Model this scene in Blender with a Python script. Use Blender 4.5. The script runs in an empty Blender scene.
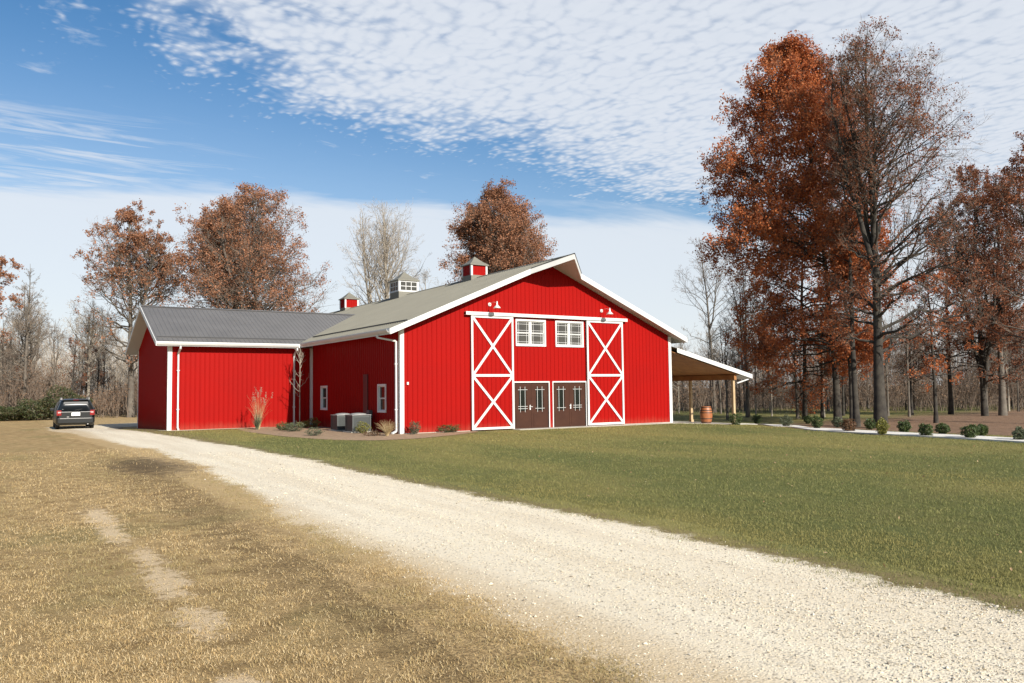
import bpy, math, random
import numpy as np
from mathutils import Vector, Matrix
RS = np.random.RandomState(7); random.seed(7)
scene = bpy.context.scene
COL = scene.collection
rad = math.radians

# ------------------------------------------------------------------ camera
CAM = np.array([-14.3628, -31.102, 1.8062]); YAW, PITCH, ROLL, FPX = 0.569, 0.0585, -0.0119, 815.86
_f = np.array([math.sin(YAW)*math.cos(PITCH), math.cos(YAW)*math.cos(PITCH), math.sin(PITCH)])
_r = np.array([math.cos(YAW), -math.sin(YAW), 0.0]); _u = np.cross(_r, _f)
_r2 = math.cos(ROLL)*_r + math.sin(ROLL)*_u; _u2 = -math.sin(ROLL)*_r + math.cos(ROLL)*_u
cd = bpy.data.cameras.new('camera'); cam = bpy.data.objects.new('camera', cd); COL.objects.link(cam)
cam.matrix_world = Matrix(((_r2[0], _u2[0], -_f[0], CAM[0]), (_r2[1], _u2[1], -_f[1], CAM[1]), (_r2[2], _u2[2], -_f[2], CAM[2]), (0, 0, 0, 1)))
cd.sensor_width = 36; cd.lens = FPX*36/1024; cd.clip_start = 0.1; cd.clip_end = 3000
scene.camera = cam

def sst(a, b, x):
    t = np.clip((x-a)/(b-a), 0, 1); return t*t*(3-2*t)
def gz(u, v):                                   # height of the ground
    return -0.21*sst(14.5, 18.5, u) - 0.34*sst(19, 26, u) - 0.2*sst(12, 22, v)*sst(3, -3, u)
def pray(px, py):
    return _f + _r2*(px-512)/FPX - _u2*(py-341.5)/FPX
def at(px, py):                                 # survey: the ground point seen at a place in the photograph
    z = 0.0
    for _ in range(10):
        d = pray(px, py); P = CAM + d*(z-CAM[2])/d[2]; z = float(gz(P[0], P[1]))
    return np.array([P[0], P[1], z])
def atd(px, depth):                             # ground point in a direction, at a known depth
    P = CAM + pray(px, 400)*depth; P[2] = float(gz(P[0], P[1])); return P
def depth_of(P): return float((np.array(P)-CAM) @ _f)
def height_at(P, px, py):                       # height above P of something seen at px, py
    q = CAM + pray(px, py)*depth_of(P); return float(q[2]-P[2])
RIGHT = np.array([math.cos(YAW), -math.sin(YAW), 0.0])

# ------------------------------------------------------------------ render, light, sky
scene.view_settings.view_transform = 'Standard'; scene.view_settings.look = 'None'
scene.view_settings.gamma = 1; scene.view_settings.exposure = 0.58; scene.view_settings.use_curve_mapping = False
SUN = np.array([0.05, -0.887, 0.465]); SUN = SUN/np.linalg.norm(SUN)
sl = bpy.data.lights.new('sun', 'SUN'); sl.energy = 5.0; sl.angle = rad(0.53); sl.color = (1.0, 0.945, 0.86)
so = bpy.data.objects.new('sun', sl); COL.objects.link(so)
so.rotation_euler = Vector(SUN).to_track_quat('Z', 'Y').to_euler(); so.location = (0, -20, 60)

w = bpy.data.worlds.new('World'); scene.world = w; w.use_nodes = True
nt = w.node_tree; nt.nodes.clear()
class NT:
    """small helper to chain shader nodes"""
    def __init__(s, nt): s.nt = nt
    def n(s, t, **k):
        o = s.nt.nodes.new(t)
        for a, b in k.items(): setattr(o, a, b)
        return o
    def l(s, a, b): s.nt.links.new(a, b)
    def put(s, sock, v):
        if isinstance(v, bpy.types.NodeSocket): s.l(v, sock)
        elif v is not None: sock.default_value = v
    def math(s, op, a, b=None, c=None, clamp=False):
        o = s.n('ShaderNodeMath', operation=op, use_clamp=clamp)
        for i, v in enumerate((a, b, c)):
            if v is not None: s.put(o.inputs[i], v)
        return o.outputs[0]
    def mix(s, f, a, b):
        o = s.n('ShaderNodeMix', data_type='RGBA'); s.put(o.inputs[0], f)
        s.put(o.inputs[6], a if isinstance(a, bpy.types.NodeSocket) else tuple(a)+(1,) if len(a) == 3 else a)
        s.put(o.inputs[7], b if isinstance(b, bpy.types.NodeSocket) else tuple(b)+(1,) if len(b) == 3 else b)
        return o.outputs[2]
    def noise(s, vec, scale, detail=4, rough=.55, dist=0, lac=2.0):
        o = s.n('ShaderNodeTexNoise'); s.put(o.inputs['Vector'], vec)
        o.inputs['Scale'].default_value = scale; o.inputs['Detail'].default_value = detail
        o.inputs['Roughness'].default_value = rough; o.inputs['Distortion'].default_value = dist
        return o.outputs['Fac']
    def ss(s, a, b, x):
        o = s.n('ShaderNodeMapRange', interpolation_type='SMOOTHSTEP'); s.put(o.inputs[0], x)
        o.inputs[1].default_value = a; o.inputs[2].default_value = b; return o.outputs[0]
    def comb(s, x, y, z=0.0):
        o = s.n('ShaderNodeCombineXYZ'); s.put(o.inputs[0], x); s.put(o.inputs[1], y); s.put(o.inputs[2], z); return o.outputs[0]
    def sep(s, v):
        o = s.n('ShaderNodeSeparateXYZ'); s.l(v, o.inputs[0]); return o.outputs
    def vmul(s, v, k):
        o = s.n('ShaderNodeVectorMath', operation='MULTIPLY'); s.l(v, o.inputs[0]); o.inputs[1].default_value = k; return o.outputs[0]
N = NT(nt)
out = N.n('ShaderNodeOutputWorld'); bg = N.n('ShaderNodeBackground'); sky = N.n('ShaderNodeTexSky')
sky.sky_type = 'NISHITA'; sky.sun_disc = False; sky.sun_elevation = math.asin(SUN[2]); sky.sun_rotation = math.atan2(SUN[0], SUN[1])
sky.air_density = 1.0; sky.dust_density = 0.6; sky.ozone_density = 1.6; sky.altitude = 200
tc = N.n('ShaderNodeTexCoord'); x, y, z = N.sep(tc.outputs['Generated'])
zc = N.math('MAXIMUM', z, 0.02)
px_, py_ = N.math('DIVIDE', x, zc), N.math('DIVIDE', y, zc)       # position on a flat cloud deck overhead
# altocumulus sheet: its edge runs along  y = 2.52 + .19 x
pv = N.comb(px_, py_)
edge = N.math('SUBTRACT', N.math('MULTIPLY_ADD', px_, 0.19, 2.62), py_)
big = N.noise(pv, 1.3, 3, .5)
med = N.noise(N.vmul(pv, (1.0, 1.15, 1)), 5.0, 4, .6, .3)
fine = N.noise(N.vmul(pv, (1.0, 1.25, 1)), 15.0, 5, .62, .4)
e2 = N.math('ADD', edge, N.math('MULTIPLY', N.math('SUBTRACT', med, .5), .8))
e2 = N.math('ADD', e2, N.math('MULTIPLY', N.math('SUBTRACT', big, .5), .7))
leftm = N.math('SUBTRACT', px_, 0.05); leftm = N.math('ADD', leftm, N.math('MULTIPLY', N.math('SUBTRACT', med, .5), .9))
cover = N.math('MULTIPLY', N.ss(-.55, .75, e2), N.ss(-.35, 1.0, leftm))
nz = N.n('ShaderNodeTexNoise'); N.l(pv, nz.inputs['Vector']); nz.inputs['Scale'].default_value = 6; nz.inputs['Detail'].default_value = 3
va = N.n('ShaderNodeVectorMath', operation='MULTIPLY_ADD'); N.l(nz.outputs['Color'], va.inputs[0]); va.inputs[1].default_value = (.11, .11, 0); N.l(N.vmul(pv, (1.15, .72, 1)), va.inputs[2])
vor = N.n('ShaderNodeTexVoronoi', voronoi_dimensions='2D', feature='SMOOTH_F1'); N.l(va.outputs[0], vor.inputs['Vector']); vor.inputs['Scale'].default_value = 25; vor.inputs['Smoothness'].default_value = .5
cell = N.math('MULTIPLY_ADD', vor.outputs['Distance'], -1.5, 1.0)
puff = N.math('ADD', N.math('MULTIPLY', cell, .30), N.math('ADD', N.math('MULTIPLY', fine, .55), N.math('MULTIPLY', med, .30)))
th = N.math('MULTIPLY_ADD', cover, -.58, .84)
deck = N.math('MULTIPLY', N.ss(-.16, .36, N.math('SUBTRACT', puff, th)), N.ss(.0, .25, cover))
under = N.math('MULTIPLY', N.ss(.20, .95, cover), N.math('MULTIPLY_ADD', med, .55, .25))
deck = N.math('SUBTRACT', 1.0, N.math('MULTIPLY', N.math('SUBTRACT', 1.0, deck), N.math('SUBTRACT', 1.0, under)))
# wisps in the blue
wv = N.comb(N.math('MULTIPLY', px_, .6), py_)
wis = N.math('MULTIPLY', N.ss(.54, .80, N.noise(wv, 5.5, 6, .62, .5)), .6)
# low bank of thin cloud towards the horizon
low = N.noise(N.vmul(pv, (.35, .8, 1)), 1.6, 5, .6, .3)
lb = N.math('ADD', py_, N.math('MULTIPLY', px_, .2)); lb = N.math('ADD', lb, N.math('MULTIPLY', N.math('SUBTRACT', low, .5), 2.2))
bank = N.math('MULTIPLY', N.ss(3.75, 4.7, lb), .90)
stk = N.noise(N.vmul(pv, (.55, 2.4, 1)), 2.2, 6, .62, .6)
stk = N.math('MULTIPLY', N.ss(.40, .66, stk), N.math('MULTIPLY', N.ss(2.9, 3.5, py_), N.ss(1.3, .3, px_)))
veil = N.math('MULTIPLY', N.ss(2.0, 4.2, py_), .20)
bank = N.math('MAXIMUM', bank, N.math('MAXIMUM', N.math('MULTIPLY', stk, .75), veil))
alpha = N.math('MAXIMUM', N.math('MAXIMUM', deck, wis), bank)
alpha = N.math('MULTIPLY', alpha, .93)
shade = N.noise(pv, 9.0, 4, .6)
ccol = N.mix(shade, (9.6, 10.3, 11.4), (10.9, 11.4, 12.2))
lowc = N.ss(3.4, 5.0, lb)
ccol = N.mix(N.math('MULTIPLY', lowc, .9), ccol, (11.2, 11.7, 12.3))
skyc = N.n('ShaderNodeHueSaturation'); N.l(sky.outputs[0], skyc.inputs['Color']); skyc.inputs['Saturation'].default_value = 1.30; skyc.inputs['Value'].default_value = 1.62
colr = N.mix(alpha, skyc.outputs[0], ccol)
N.l(colr, bg.inputs['Color']); bg.inputs['Strength'].default_value = 0.05; N.l(bg.outputs[0], out.inputs[0])

# ------------------------------------------------------------------ materials
def mat(name, col, rough=.6, col2=None, nscale=3.0, spec=.5, metal=0.0, bump=0, bscale=60, trans=0, isl=None, sheen=0):
    m = bpy.data.materials.new(name); m.use_nodes = True; T = NT(m.node_tree); b = m.node_tree.nodes['Principled BSDF']
    b.inputs['Roughness'].default_value = rough; b.inputs['Metallic'].default_value = metal; b.inputs['Specular IOR Level'].default_value = spec
    tc = T.n('ShaderNodeTexCoord'); vec = tc.outputs['Object']
    c = tuple(col)+(1,)
    cs = None
    if isl is not None:
        ge = T.n('ShaderNodeNewGeometry'); r = T.n('ShaderNodeValToRGB'); T.l(ge.outputs['Random Per Island'], r.inputs[0])
        r.color_ramp.elements[0].color = tuple(col)+(1,); r.color_ramp.elements[1].color = tuple(isl[-1])+(1,)
        for i, q in enumerate(isl[:-1]):
            e = r.color_ramp.elements.new((i+1)/len(isl)); e.color = tuple(q)+(1,)
        cs = r.outputs[0]
    if col2 is not None:
        f = T.ss(.3, .7, T.noise(vec, nscale, 5, .6)); cs = T.mix(f, cs if cs else col, col2)
    if cs: T.l(cs, b.inputs['Base Color'])
    else: b.inputs['Base Color'].default_value = c
    if bump:
        bn = T.n('ShaderNodeBump'); bn.inputs['Strength'].default_value = bump; bn.inputs['Distance'].default_value = .02
        T.l(T.noise(vec, bscale, 4, .6), bn.inputs['Height']); T.l(bn.outputs[0], b.inputs['Normal'])
    if trans:
        o = m.node_tree.nodes['Material Output']; tr = T.n('ShaderNodeBsdfTranslucent'); mx = T.n('ShaderNodeMixShader')
        if cs: T.l(cs, tr.inputs[0])
        else: tr.inputs[0].default_value = c
        mx.inputs[0].default_value = trans; T.l(b.outputs[0], mx.inputs[1]); T.l(tr.outputs[0], mx.inputs[2]); T.l(mx.outputs[0], o.inputs[0])
    return m
M = {}
M['red'] = mat('red_painted_steel', (.285, .0060, .0045), .45, (.262, .0063, .005), .5, spec=.05)
def siding_detail(m):
    T = NT(m.node_tree); b = m.node_tree.nodes['Principled BSDF']; v = [n for n in m.node_tree.nodes if n.type == 'TEX_COORD'][0].outputs['Object']; x, y, z = T.sep(v)
    old = b.inputs['Base Color'].links[0].from_socket
    h = T.math('ADD', z, T.math('MULTIPLY', T.noise(T.vmul(v, (1, 1, .4)), 3.5, 5, .7), -.55))
    c = T.mix(T.math('MULTIPLY', T.ss(.16, -.34, h), .16), old, (.30, .19, .12))
    st = T.noise(T.vmul(v, (5, 5, .25)), 1.6, 4, .6); c = T.mix(T.math('MULTIPLY', T.ss(.5, .8, st), .30), c, (.21, .006, .005))
    T.l(c, b.inputs['Base Color'])
    # screw rows on the girts
    zz = T.math('ABSOLUTE', T.math('SUBTRACT', T.math('FRACT', T.math('DIVIDE', z, .61)), .5)); rw = T.ss(.022, .008, zz)
    bn = T.n('ShaderNodeBump'); bn.inputs['Strength'].default_value = .25; bn.inputs['Distance'].default_value = .01
    T.l(T.math('ADD', T.noise(v, 1.1, 3, .5), T.math('MULTIPLY', rw, .10)), bn.inputs['Height']); T.l(bn.outputs[0], b.inputs['Normal'])
siding_detail(M['red'])
M['white'] = mat('white_painted_steel', (.60, .60, .58), .45, (.55, .55, .53), 1.5)
M['vinyl'] = mat('white_vinyl', (.64, .64, .62), .35)
M['soffit'] = mat('soffit_panel', (.42, .41, .39), .6)
M['muntin'] = mat('grey_white_muntin', (.42, .42, .40), .5)
M['roof'] = mat('grey_standing_roof', (.135, .127, .118), .42, (.115, .108, .10), .7, spec=.5)
M['rooftan'] = mat('taupe_roof', (.178, .168, .132), .6, (.160, .151, .119), .7, spec=.5)
M['darkline'] = mat('dark_metal', (.03, .03, .03), .5)
M['brown'] = mat('brown_door_paint', (.052, .0195, .0105), .6, (.042, .0155, .0085), 2, spec=.2)
M['glass'] = mat('window_glass', (.010, .013, .010), .08, spec=.30)
M['glasslit'] = mat('window_glass_painted_sky', (.06, .056, .042), .12, (.04, .036, .03), 1.2, spec=.8)  # paler base colour stands in for sky reflected in the panes
M['maroon'] = mat('dark_maroon_strip', (.05, .004, .004), .5)
M['wood'] = mat('pine_boards', (.33, .145, .042), .6, (.24, .095, .027), 2.2, bump=.2, bscale=20)
M['post'] = mat('pine_post', (.44, .32, .18), .6, (.37, .26, .14), 3)
M['barrel'] = mat('oak_barrel', (.36, .13, .045), .5, (.27, .09, .03), 4)
M['hoop'] = mat('barrel_hoop', (.06, .05, .045), .5, metal=.6)
M['acgrey'] = mat('grey_enamel', (.066, .073, .070), .5)
M['aclight'] = mat('light_grey_cap', (.27, .27, .26), .4)
M['concrete'] = mat('concrete', (.46, .43, .36), .85, (.38, .355, .30), 1.2, bump=.3)
M['lamp'] = mat('galvanised_shade', (.75, .74, .70), .3, metal=.3)
M['mulch'] = mat('mulch', (.38, .26, .155), .95, (.26, .17, .10), 5, bump=.9, bscale=45)
M['barkdk'] = mat('dark_bark', (.022, .018, .015), .95, (.058, .05, .038), 2.5, bump=.6, bscale=18)
M['barkgr'] = mat('grey_bark', (.15, .13, .105), .95, (.09, .075, .06), 2, bump=.5, bscale=18)
M['barkpl'] = mat('pale_bark', (.34, .30, .24), .95, (.22, .19, .15), 2)
M['twig'] = mat('twigs', (.19, .14, .10), .95, isl=[(.13, .095, .07), (.25, .19, .14), (.11, .08, .06)])
M['twigpl'] = mat('pale_twigs', (.36, .30, .225), .95, isl=[(.26, .21, .16), (.42, .355, .27)])
M['lf_orange'] = mat('russet_leaves', (.47, .135, .045), .7, isl=[(.34, .095, .036), (.60, .20, .065), (.50, .20, .09), (.26, .085, .04)], trans=.4, spec=.15)
M['lf_rust'] = mat('rusty_leaves', (.24, .085, .036), .7, isl=[(.16, .065, .035), (.30, .11, .05), (.20, .09, .055)], trans=.25, spec=.15)
M['lf_brown'] = mat('brown_oak_leaves', (.31, .145, .075), .7, isl=[(.24, .112, .064), (.40, .19, .10), (.30, .155, .10)], trans=.25, spec=.15)
M['lf_litter'] = mat('withered_leaves', (.20, .12, .07), .8, isl=[(.14, .085, .05), (.28, .17, .10)], trans=.2)
M['lf_green'] = mat('evergreen_leaves', (.045, .075, .018), .55, isl=[(.07, .10, .02), (.035, .06, .018), (.10, .12, .03)], trans=.2)
M['lf_ever'] = mat('dark_evergreen_leaves', (.03, .045, .012), .6, isl=[(.05, .065, .018), (.09, .07, .03), (.025, .04, .012)], trans=.15)
M['lf_yell'] = mat('yellow_green_leaves', (.22, .20, .035), .55, isl=[(.14, .15, .03), (.28, .24, .05)], trans=.25)
M['lf_redsh'] = mat('reddish_shrub_leaves', (.13, .055, .02), .6, isl=[(.09, .06, .02), (.17, .06, .03)], trans=.2)
M['lf_sage'] = mat('sage_green_leaves', (.10, .12, .06), .6, isl=[(.07, .085, .045), (.14, .15, .08)], trans=.2)
M['straw'] = mat('straw', (.50, .38, .20), .8, isl=[(.40, .29, .14), (.60, .48, .28)], trans=.3)
M['carpaint'] = mat('dark_grey_car_paint', (.010, .012, .013), .28, spec=.5)
M['carglass'] = mat('tinted_car_glass', (.008, .009, .010), .3, spec=.15)
M['rubber'] = mat('rubber', (.02, .02, .02), .8)
M['alloy'] = mat('alloy', (.45, .45, .46), .3, metal=.9)
M['taillight'] = mat('red_lens', (.22, .006, .007), .2, spec=.6)
M['lens'] = mat('clear_lens', (.45, .33, .32), .2, spec=.8)
M['plate'] = mat('licence_plate', (.80, .80, .78), .4)
M['black'] = mat('black_plastic', (.012, .012, .012), .5)

# ------------------------------------------------------------------ object helpers
def tag(o, label=None, cat=None, group=None, kind=None):
    if label: o['label'] = label
    if cat: o['category'] = cat
    if group: o['group'] = group
    if kind: o['kind'] = kind
    return o
def empty(name, loc, label, cat, group=None, rz=0):
    o = bpy.data.objects.new(name, None); COL.objects.link(o); o.location = tuple(loc); o.rotation_euler = (0, 0, rz)
    o.empty_display_size = .2
    return tag(o, label, cat, group)
def link_mesh(name, me, m, parent=None):
    if m is not None: me.materials.append(M[m] if isinstance(m, str) else m)
    o = bpy.data.objects.new(name, me); COL.objects.link(o)
    if parent is not None: o.parent = parent
    return o
def np_mesh(name, V, Fq, m, parent=None, smooth=False):
    """V (n,3); Fq (k,3) or (k,4) index array, or a list of such arrays"""
    me = bpy.data.meshes.new(name)
    if not isinstance(Fq, list): Fq = [Fq]
    Fq = [f for f in Fq if len(f)]
    nl = sum(f.size for f in Fq); npoly = sum(len(f) for f in Fq)
    me.vertices.add(len(V)); me.vertices.foreach_set('co', np.asarray(V, dtype=np.float32).ravel())
    me.loops.add(nl); me.loops.foreach_set('vertex_index', np.concatenate([f.ravel() for f in Fq]).astype(np.int32))
    me.polygons.add(npoly)
    tot = np.concatenate([np.full(len(f), f.shape[1]) for f in Fq]); st = np.concatenate([[0], np.cumsum(tot)[:-1]])
    me.polygons.foreach_set('loop_start', st.astype(np.int32)); me.polygons.foreach_set('loop_total', tot.astype(np.int32))
    me.polygons.foreach_set('use_smooth', np.full(npoly, smooth)); me.update(calc_edges=True); me.validate()
    return link_mesh(name, me, m, parent)
class MB:
    """collects faces; build() links ONE mesh object. Coordinates are world, made local to off."""
    def __init__(s): s.v = []; s.f = []
    def face(s, *pts):
        i = len(s.v); s.v += [tuple(map(float, p)) for p in pts]; s.f.append(tuple(range(i, i+len(pts))))
    def hexa(s, b, t):                             # b, t: four points each
        i = len(s.v); s.v += [tuple(map(float, p)) for p in list(b)+list(t)]
        s.f += [(i+3, i+2, i+1, i), (i+4, i+5, i+6, i+7)]+[(i+k, i+(k+1) % 4, i+4+(k+1) % 4, i+4+k) for k in range(4)]
    def box(s, x0, x1, y0, y1, z0, z1):
        s.hexa([(x0, y0, z0), (x1, y0, z0), (x1, y1, z0), (x0, y1, z0)], [(x0, y0, z1), (x1, y0, z1), (x1, y1, z1), (x0, y1, z1)])
    def bar(s, a, b, w, h, up=(0, 0, 1)):          # rectangular bar from a to b
        a = Vector(a); b = Vector(b); d = (b-a).normalized(); sd = d.cross(Vector(up)).normalized(); n = sd.cross(d)
        q = [a+sd*sx*w/2+n*sy*h/2 for sx, sy in ((-1, -1), (1, -1), (1, 1), (-1, 1))]
        r = [p+(b-a) for p in q]; s.hexa(q, r)
    def tube(s, pts, r, n=8, caps=True):
        pts = [Vector(p) for p in pts]; rr = r if isinstance(r, (list, tuple)) else [r]*len(pts); i0 = len(s.v)
        for k, p in enumerate(pts):
            d = (pts[min(k+1, len(pts)-1)]-pts[max(k-1, 0)]).normalized()
            a = d.cross(Vector((0, 0, 1)) if abs(d.z) < .9 else Vector((1, 0, 0))).normalized(); b = d.cross(a)
            for j in range(n):
                t = 2*math.pi*j/n; q = p+(a*math.cos(t)+b*math.sin(t))*rr[k]; s.v.append(tuple(q))
        for k in range(len(pts)-1):
            for j in range(n):
                s.f.append((i0+k*n+j, i0+k*n+(j+1) % n, i0+(k+1)*n+(j+1) % n, i0+(k+1)*n+j))
        if caps: s.f += [tuple(i0+j for j in range(n))[::-1], tuple(i0+(len(pts)-1)*n+j for j in range(n))]
    def lathe(s, prof, c, n=20):                   # prof: (r, z) pairs
        i0 = len(s.v)
        for r, z in prof:
            for j in range(n):
                t = 2*math.pi*j/n; s.v.append((c[0]+r*math.cos(t), c[1]+r*math.sin(t), c[2]+z))
        for k in range(len(prof)-1):
            for j in range(n): s.f.append((i0+k*n+j, i0+k*n+(j+1) % n, i0+(k+1)*n+(j+1) % n, i0+(k+1)*n+j))
        s.f.append(tuple(i0+j for j in range(n))[::-1]); s.f.append(tuple(i0+(len(prof)-1)*n+j for j in range(n)))
    def build(s, name, m, parent=None, off=None, smooth=False, bevel=0):
        me = bpy.data.meshes.new(name)
        o = off if off is not None else (tuple(parent.location) if parent is not None and parent.type == 'EMPTY' else (0, 0, 0))
        if parent is not None and off is None and parent.type != 'EMPTY' and parent.parent is not None: o = tuple(parent.parent.location)
        me.from_pydata([(v[0]-o[0], v[1]-o[1], v[2]-o[2]) for v in s.v], [], s.f)
        if smooth:
            for p in me.polygons: p.use_smooth = True
        me.update()
        ob = link_mesh(name, me, m, parent)
        if bevel:
            bv = ob.modifiers.new('bevel', 'BEVEL'); bv.width = bevel; bv.segments = 2; bv.limit_method = 'ANGLE'
        return ob
def copy_tree(o, parent=None):
    c = o.copy(); COL.objects.link(c); c.parent = parent
    for ch in list(o.children): copy_tree(ch, c)
    return c

# ------------------------------------------------------------------ ground
TRAIL = [(-12.95, -17.6, .20, 1.1), (-12.98, -19.3, .16, .9), (-12.86, -21.2, .15, .7), (-12.90, -22.5, .18, .8), (-12.92, -24.2, .19, .45), (-13.0, -25.9, .13, .3)]
def ground_colour(T, v):
    x, y, z = T.sep(v)
    n1 = T.noise(v, .35, 5, .6); n2 = T.noise(v, 3.0, 5, .65); n3 = T.noise(v, 30, 5, .7); n4 = T.noise(v, 130, 3, .7)
    nb = T.noise(T.vmul(v, (1, .45, 1)), .16, 4, .6)
    # dry field left of the drive
    dry = T.mix(T.ss(.35, .68, n2), (.50, .35, .165), (.28, .185, .08))
    dry = T.mix(T.math('MULTIPLY', T.ss(.5, .7, n1), .45), dry, (.21, .20, .075))
    dry = T.mix(T.math('MULTIPLY', T.ss(.45, .7, n3), .6), dry, (.15, .095, .042))
    dry = T.mix(T.math('MULTIPLY', T.ss(.55, .75, n4), .5), dry, (.50, .39, .22))
    # browner strip beside the drive
    e = T.math('ADD', x, T.math('MULTIPLY', T.math('SUBTRACT', n2, .5), .9))
    st = T.math('MULTIPLY', T.math('MULTIPLY', T.ss(-12.4, -11.7, e), T.ss(-10.85, -11.15, e)), T.ss(-3, -12, y))
    dry = T.mix(T.math('MULTIPLY', st, T.math('MULTIPLY', T.ss(.40, .60, n3), .75)), dry, (.14, .092, .042))
    # worn sandy trail of patches
    dm = None
    for (ex_, ey_, rx_, ry_) in TRAIL:
        a_ = T.math('MULTIPLY', T.math('SUBTRACT', x, ex_), 1/rx_); b_ = T.math('MULTIPLY', T.math('SUBTRACT', y, ey_), 1/ry_)
        q_ = T.math('SQRT', T.math('ADD', T.math('MULTIPLY', a_, a_), T.math('MULTIPLY', b_, b_))); dm = q_ if dm is None else T.math('MINIMUM', dm, q_)
    dm = T.math('ADD', dm, T.math('MULTIPLY', T.math('SUBTRACT', T.noise(v, 3.2, 6, .75), .5), 4.0)); dm = T.math('ADD', dm, T.math('MULTIPLY', T.math('SUBTRACT', T.noise(v, 15, 5, .75), .5), 3.0))
    dry = T.mix(T.math('MULTIPLY', T.ss(1.3, .5, dm), .85), dry, (.74, .57, .36))
    # ochre fines spilling from the drive
    e3 = T.math('ADD', x, T.math('MULTIPLY', T.math('SUBTRACT', T.noise(v, 2.2, 6, .7), .5), 1.5))
    dry = T.mix(T.math('MULTIPLY', T.ss(-11.25, -10.8, e3), .75), dry, (.42, .30, .15))
    # damp dark bare patch
    dx = T.math('MULTIPLY', T.math('ADD', x, 10.95), .95); dy = T.math('MULTIPLY', T.math('ADD', y, 8.8), .3)
    dd = T.math('SQRT', T.math('ADD', T.math('MULTIPLY', dx, dx), T.math('MULTIPLY', dy, dy)))
    dd = T.math('ADD', dd, T.math('MULTIPLY', T.math('SUBTRACT', T.noise(v, 2.0, 7, .75), .5), 3.2))
    dry = T.mix(T.math('MULTIPLY', T.ss(1.25, .3, dd), .8), dry, (.10, .07, .038))
    # mown lawn
    lw = T.mix(T.ss(.42, .58, nb), (.14, .15, .046), (.26, .225, .075))
    lw = T.mix(T.math('MULTIPLY', T.ss(.5, .7, n1), .35), lw, (.24, .19, .07))
    lw = T.mix(T.math('MULTIPLY', T.ss(.42, .7, n3), .6), lw, (.085, .09, .03))
    lw = T.mix(T.math('MULTIPLY', T.ss(.58, .76, n4), .35), lw, (.22, .19, .09))
    lw = T.mix(T.math('MULTIPLY', T.ss(-6.7, -7.3, T.math('ADD', x, T.math('MULTIPLY', T.math('SUBTRACT', n2, .5), 1.2))), .75), lw, (.17, .12, .06))
    # leaf litter under the right hand trees
    lit = T.mix(T.ss(.35, .65, n2), (.26, .165, .105), (.17, .108, .07))
    lit = T.mix(T.math('MULTIPLY', T.ss(.5, .7, n3), .5), lit, (.32, .20, .12))
    lm = T.math('SUBTRACT', T.math('MULTIPLY_ADD', y, .25, 20.6), x)       # >0 towards the lawn
    lm = T.math('ADD', lm, T.math('MULTIPLY', T.math('SUBTRACT', n1, .5), 3))
    yy = T.math('ADD', T.math('SUBTRACT', y, T.math('MULTIPLY', x, .12)), T.math('MULTIPLY', T.math('SUBTRACT', n1, .5), 6))
    litm = T.math('MULTIPLY', T.ss(.8, -.8, lm), T.ss(3, -4, yy))
    c = T.mix(T.ss(-9.6, -8.4, T.math('ADD', x, T.math('MULTIPLY', T.math('SUBTRACT', n2, .5), .8))), dry, lw)
    far = T.math('MULTIPLY', T.ss(14, 20, y), T.ss(9, 3, x)); c = T.mix(far, c, dry)
    c = T.mix(litm, c, lit)
    fw = T.ss(50, 75, T.math('ADD', y, T.math('MULTIPLY', x, .6))); c = T.mix(fw, c, (.13, .09, .055))
    return c, T.math('ADD', T.math('MULTIPLY', n3, .6), T.math('MULTIPLY', n4, .4))
def ground_mat():
    m = bpy.data.materials.new('field_and_lawn'); m.use_nodes = True; T = NT(m.node_tree); b = m.node_tree.nodes['Principled BSDF']
    b.inputs['Roughness'].default_value = .95; b.inputs['Specular IOR Level'].default_value = .15
    v = T.n('ShaderNodeTexCoord').outputs['Object']; c, hgt = ground_colour(T, v)
    T.l(c, b.inputs['Base Color'])
    bn = T.n('ShaderNodeBump'); bn.inputs['Strength'].default_value = .9; bn.inputs['Distance'].default_value = .05
    T.l(hgt, bn.inputs['Height']); T.l(bn.outputs[0], b.inputs['Normal'])
    return m
def axis(fine0, fine1, step, far):
    a = list(np.arange(fine0, fine1+1e-6, step)); d = step
    lo, hi = [], []
    q = fine0
    while q > -far: d *= 1.35; q -= d; lo.append(q)
    d = step; q = fine1
    while q < far: d *= 1.35; q += d; hi.append(q)
    return np.array(lo[::-1]+a+hi)
gx, gy = axis(-24, 36, 1.0, 1400), axis(-34, 30, 1.0, 1400)
GX, GY = np.meshgrid(gx, gy); Z = gz(GX, GY)
Vg = np.stack([GX.ravel(), GY.ravel(), Z.ravel()], 1); nx = len(gx)
I = (np.arange(len(gy)-1)[:, None]*nx+np.arange(nx-1)[None, :]).ravel()
g = np_mesh('ground', Vg, np.stack([I, I+1, I+1+nx, I+nx], 1), ground_mat(), smooth=True); tag(g, kind='structure')
def gzm(u, v):                                   # height of the ground MESH (linear between its metre posts)
    u = np.asarray(u, float); v = np.asarray(v, float)
    u0, v0 = np.floor(u), np.floor(v); a, b = u-u0, v-v0
    return (gz(u0, v0)*(1-a)+gz(u0+1, v0)*a)*(1-b)+(gz(u0, v0+1)*(1-a)+gz(u0+1, v0+1)*a)*b

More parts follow.
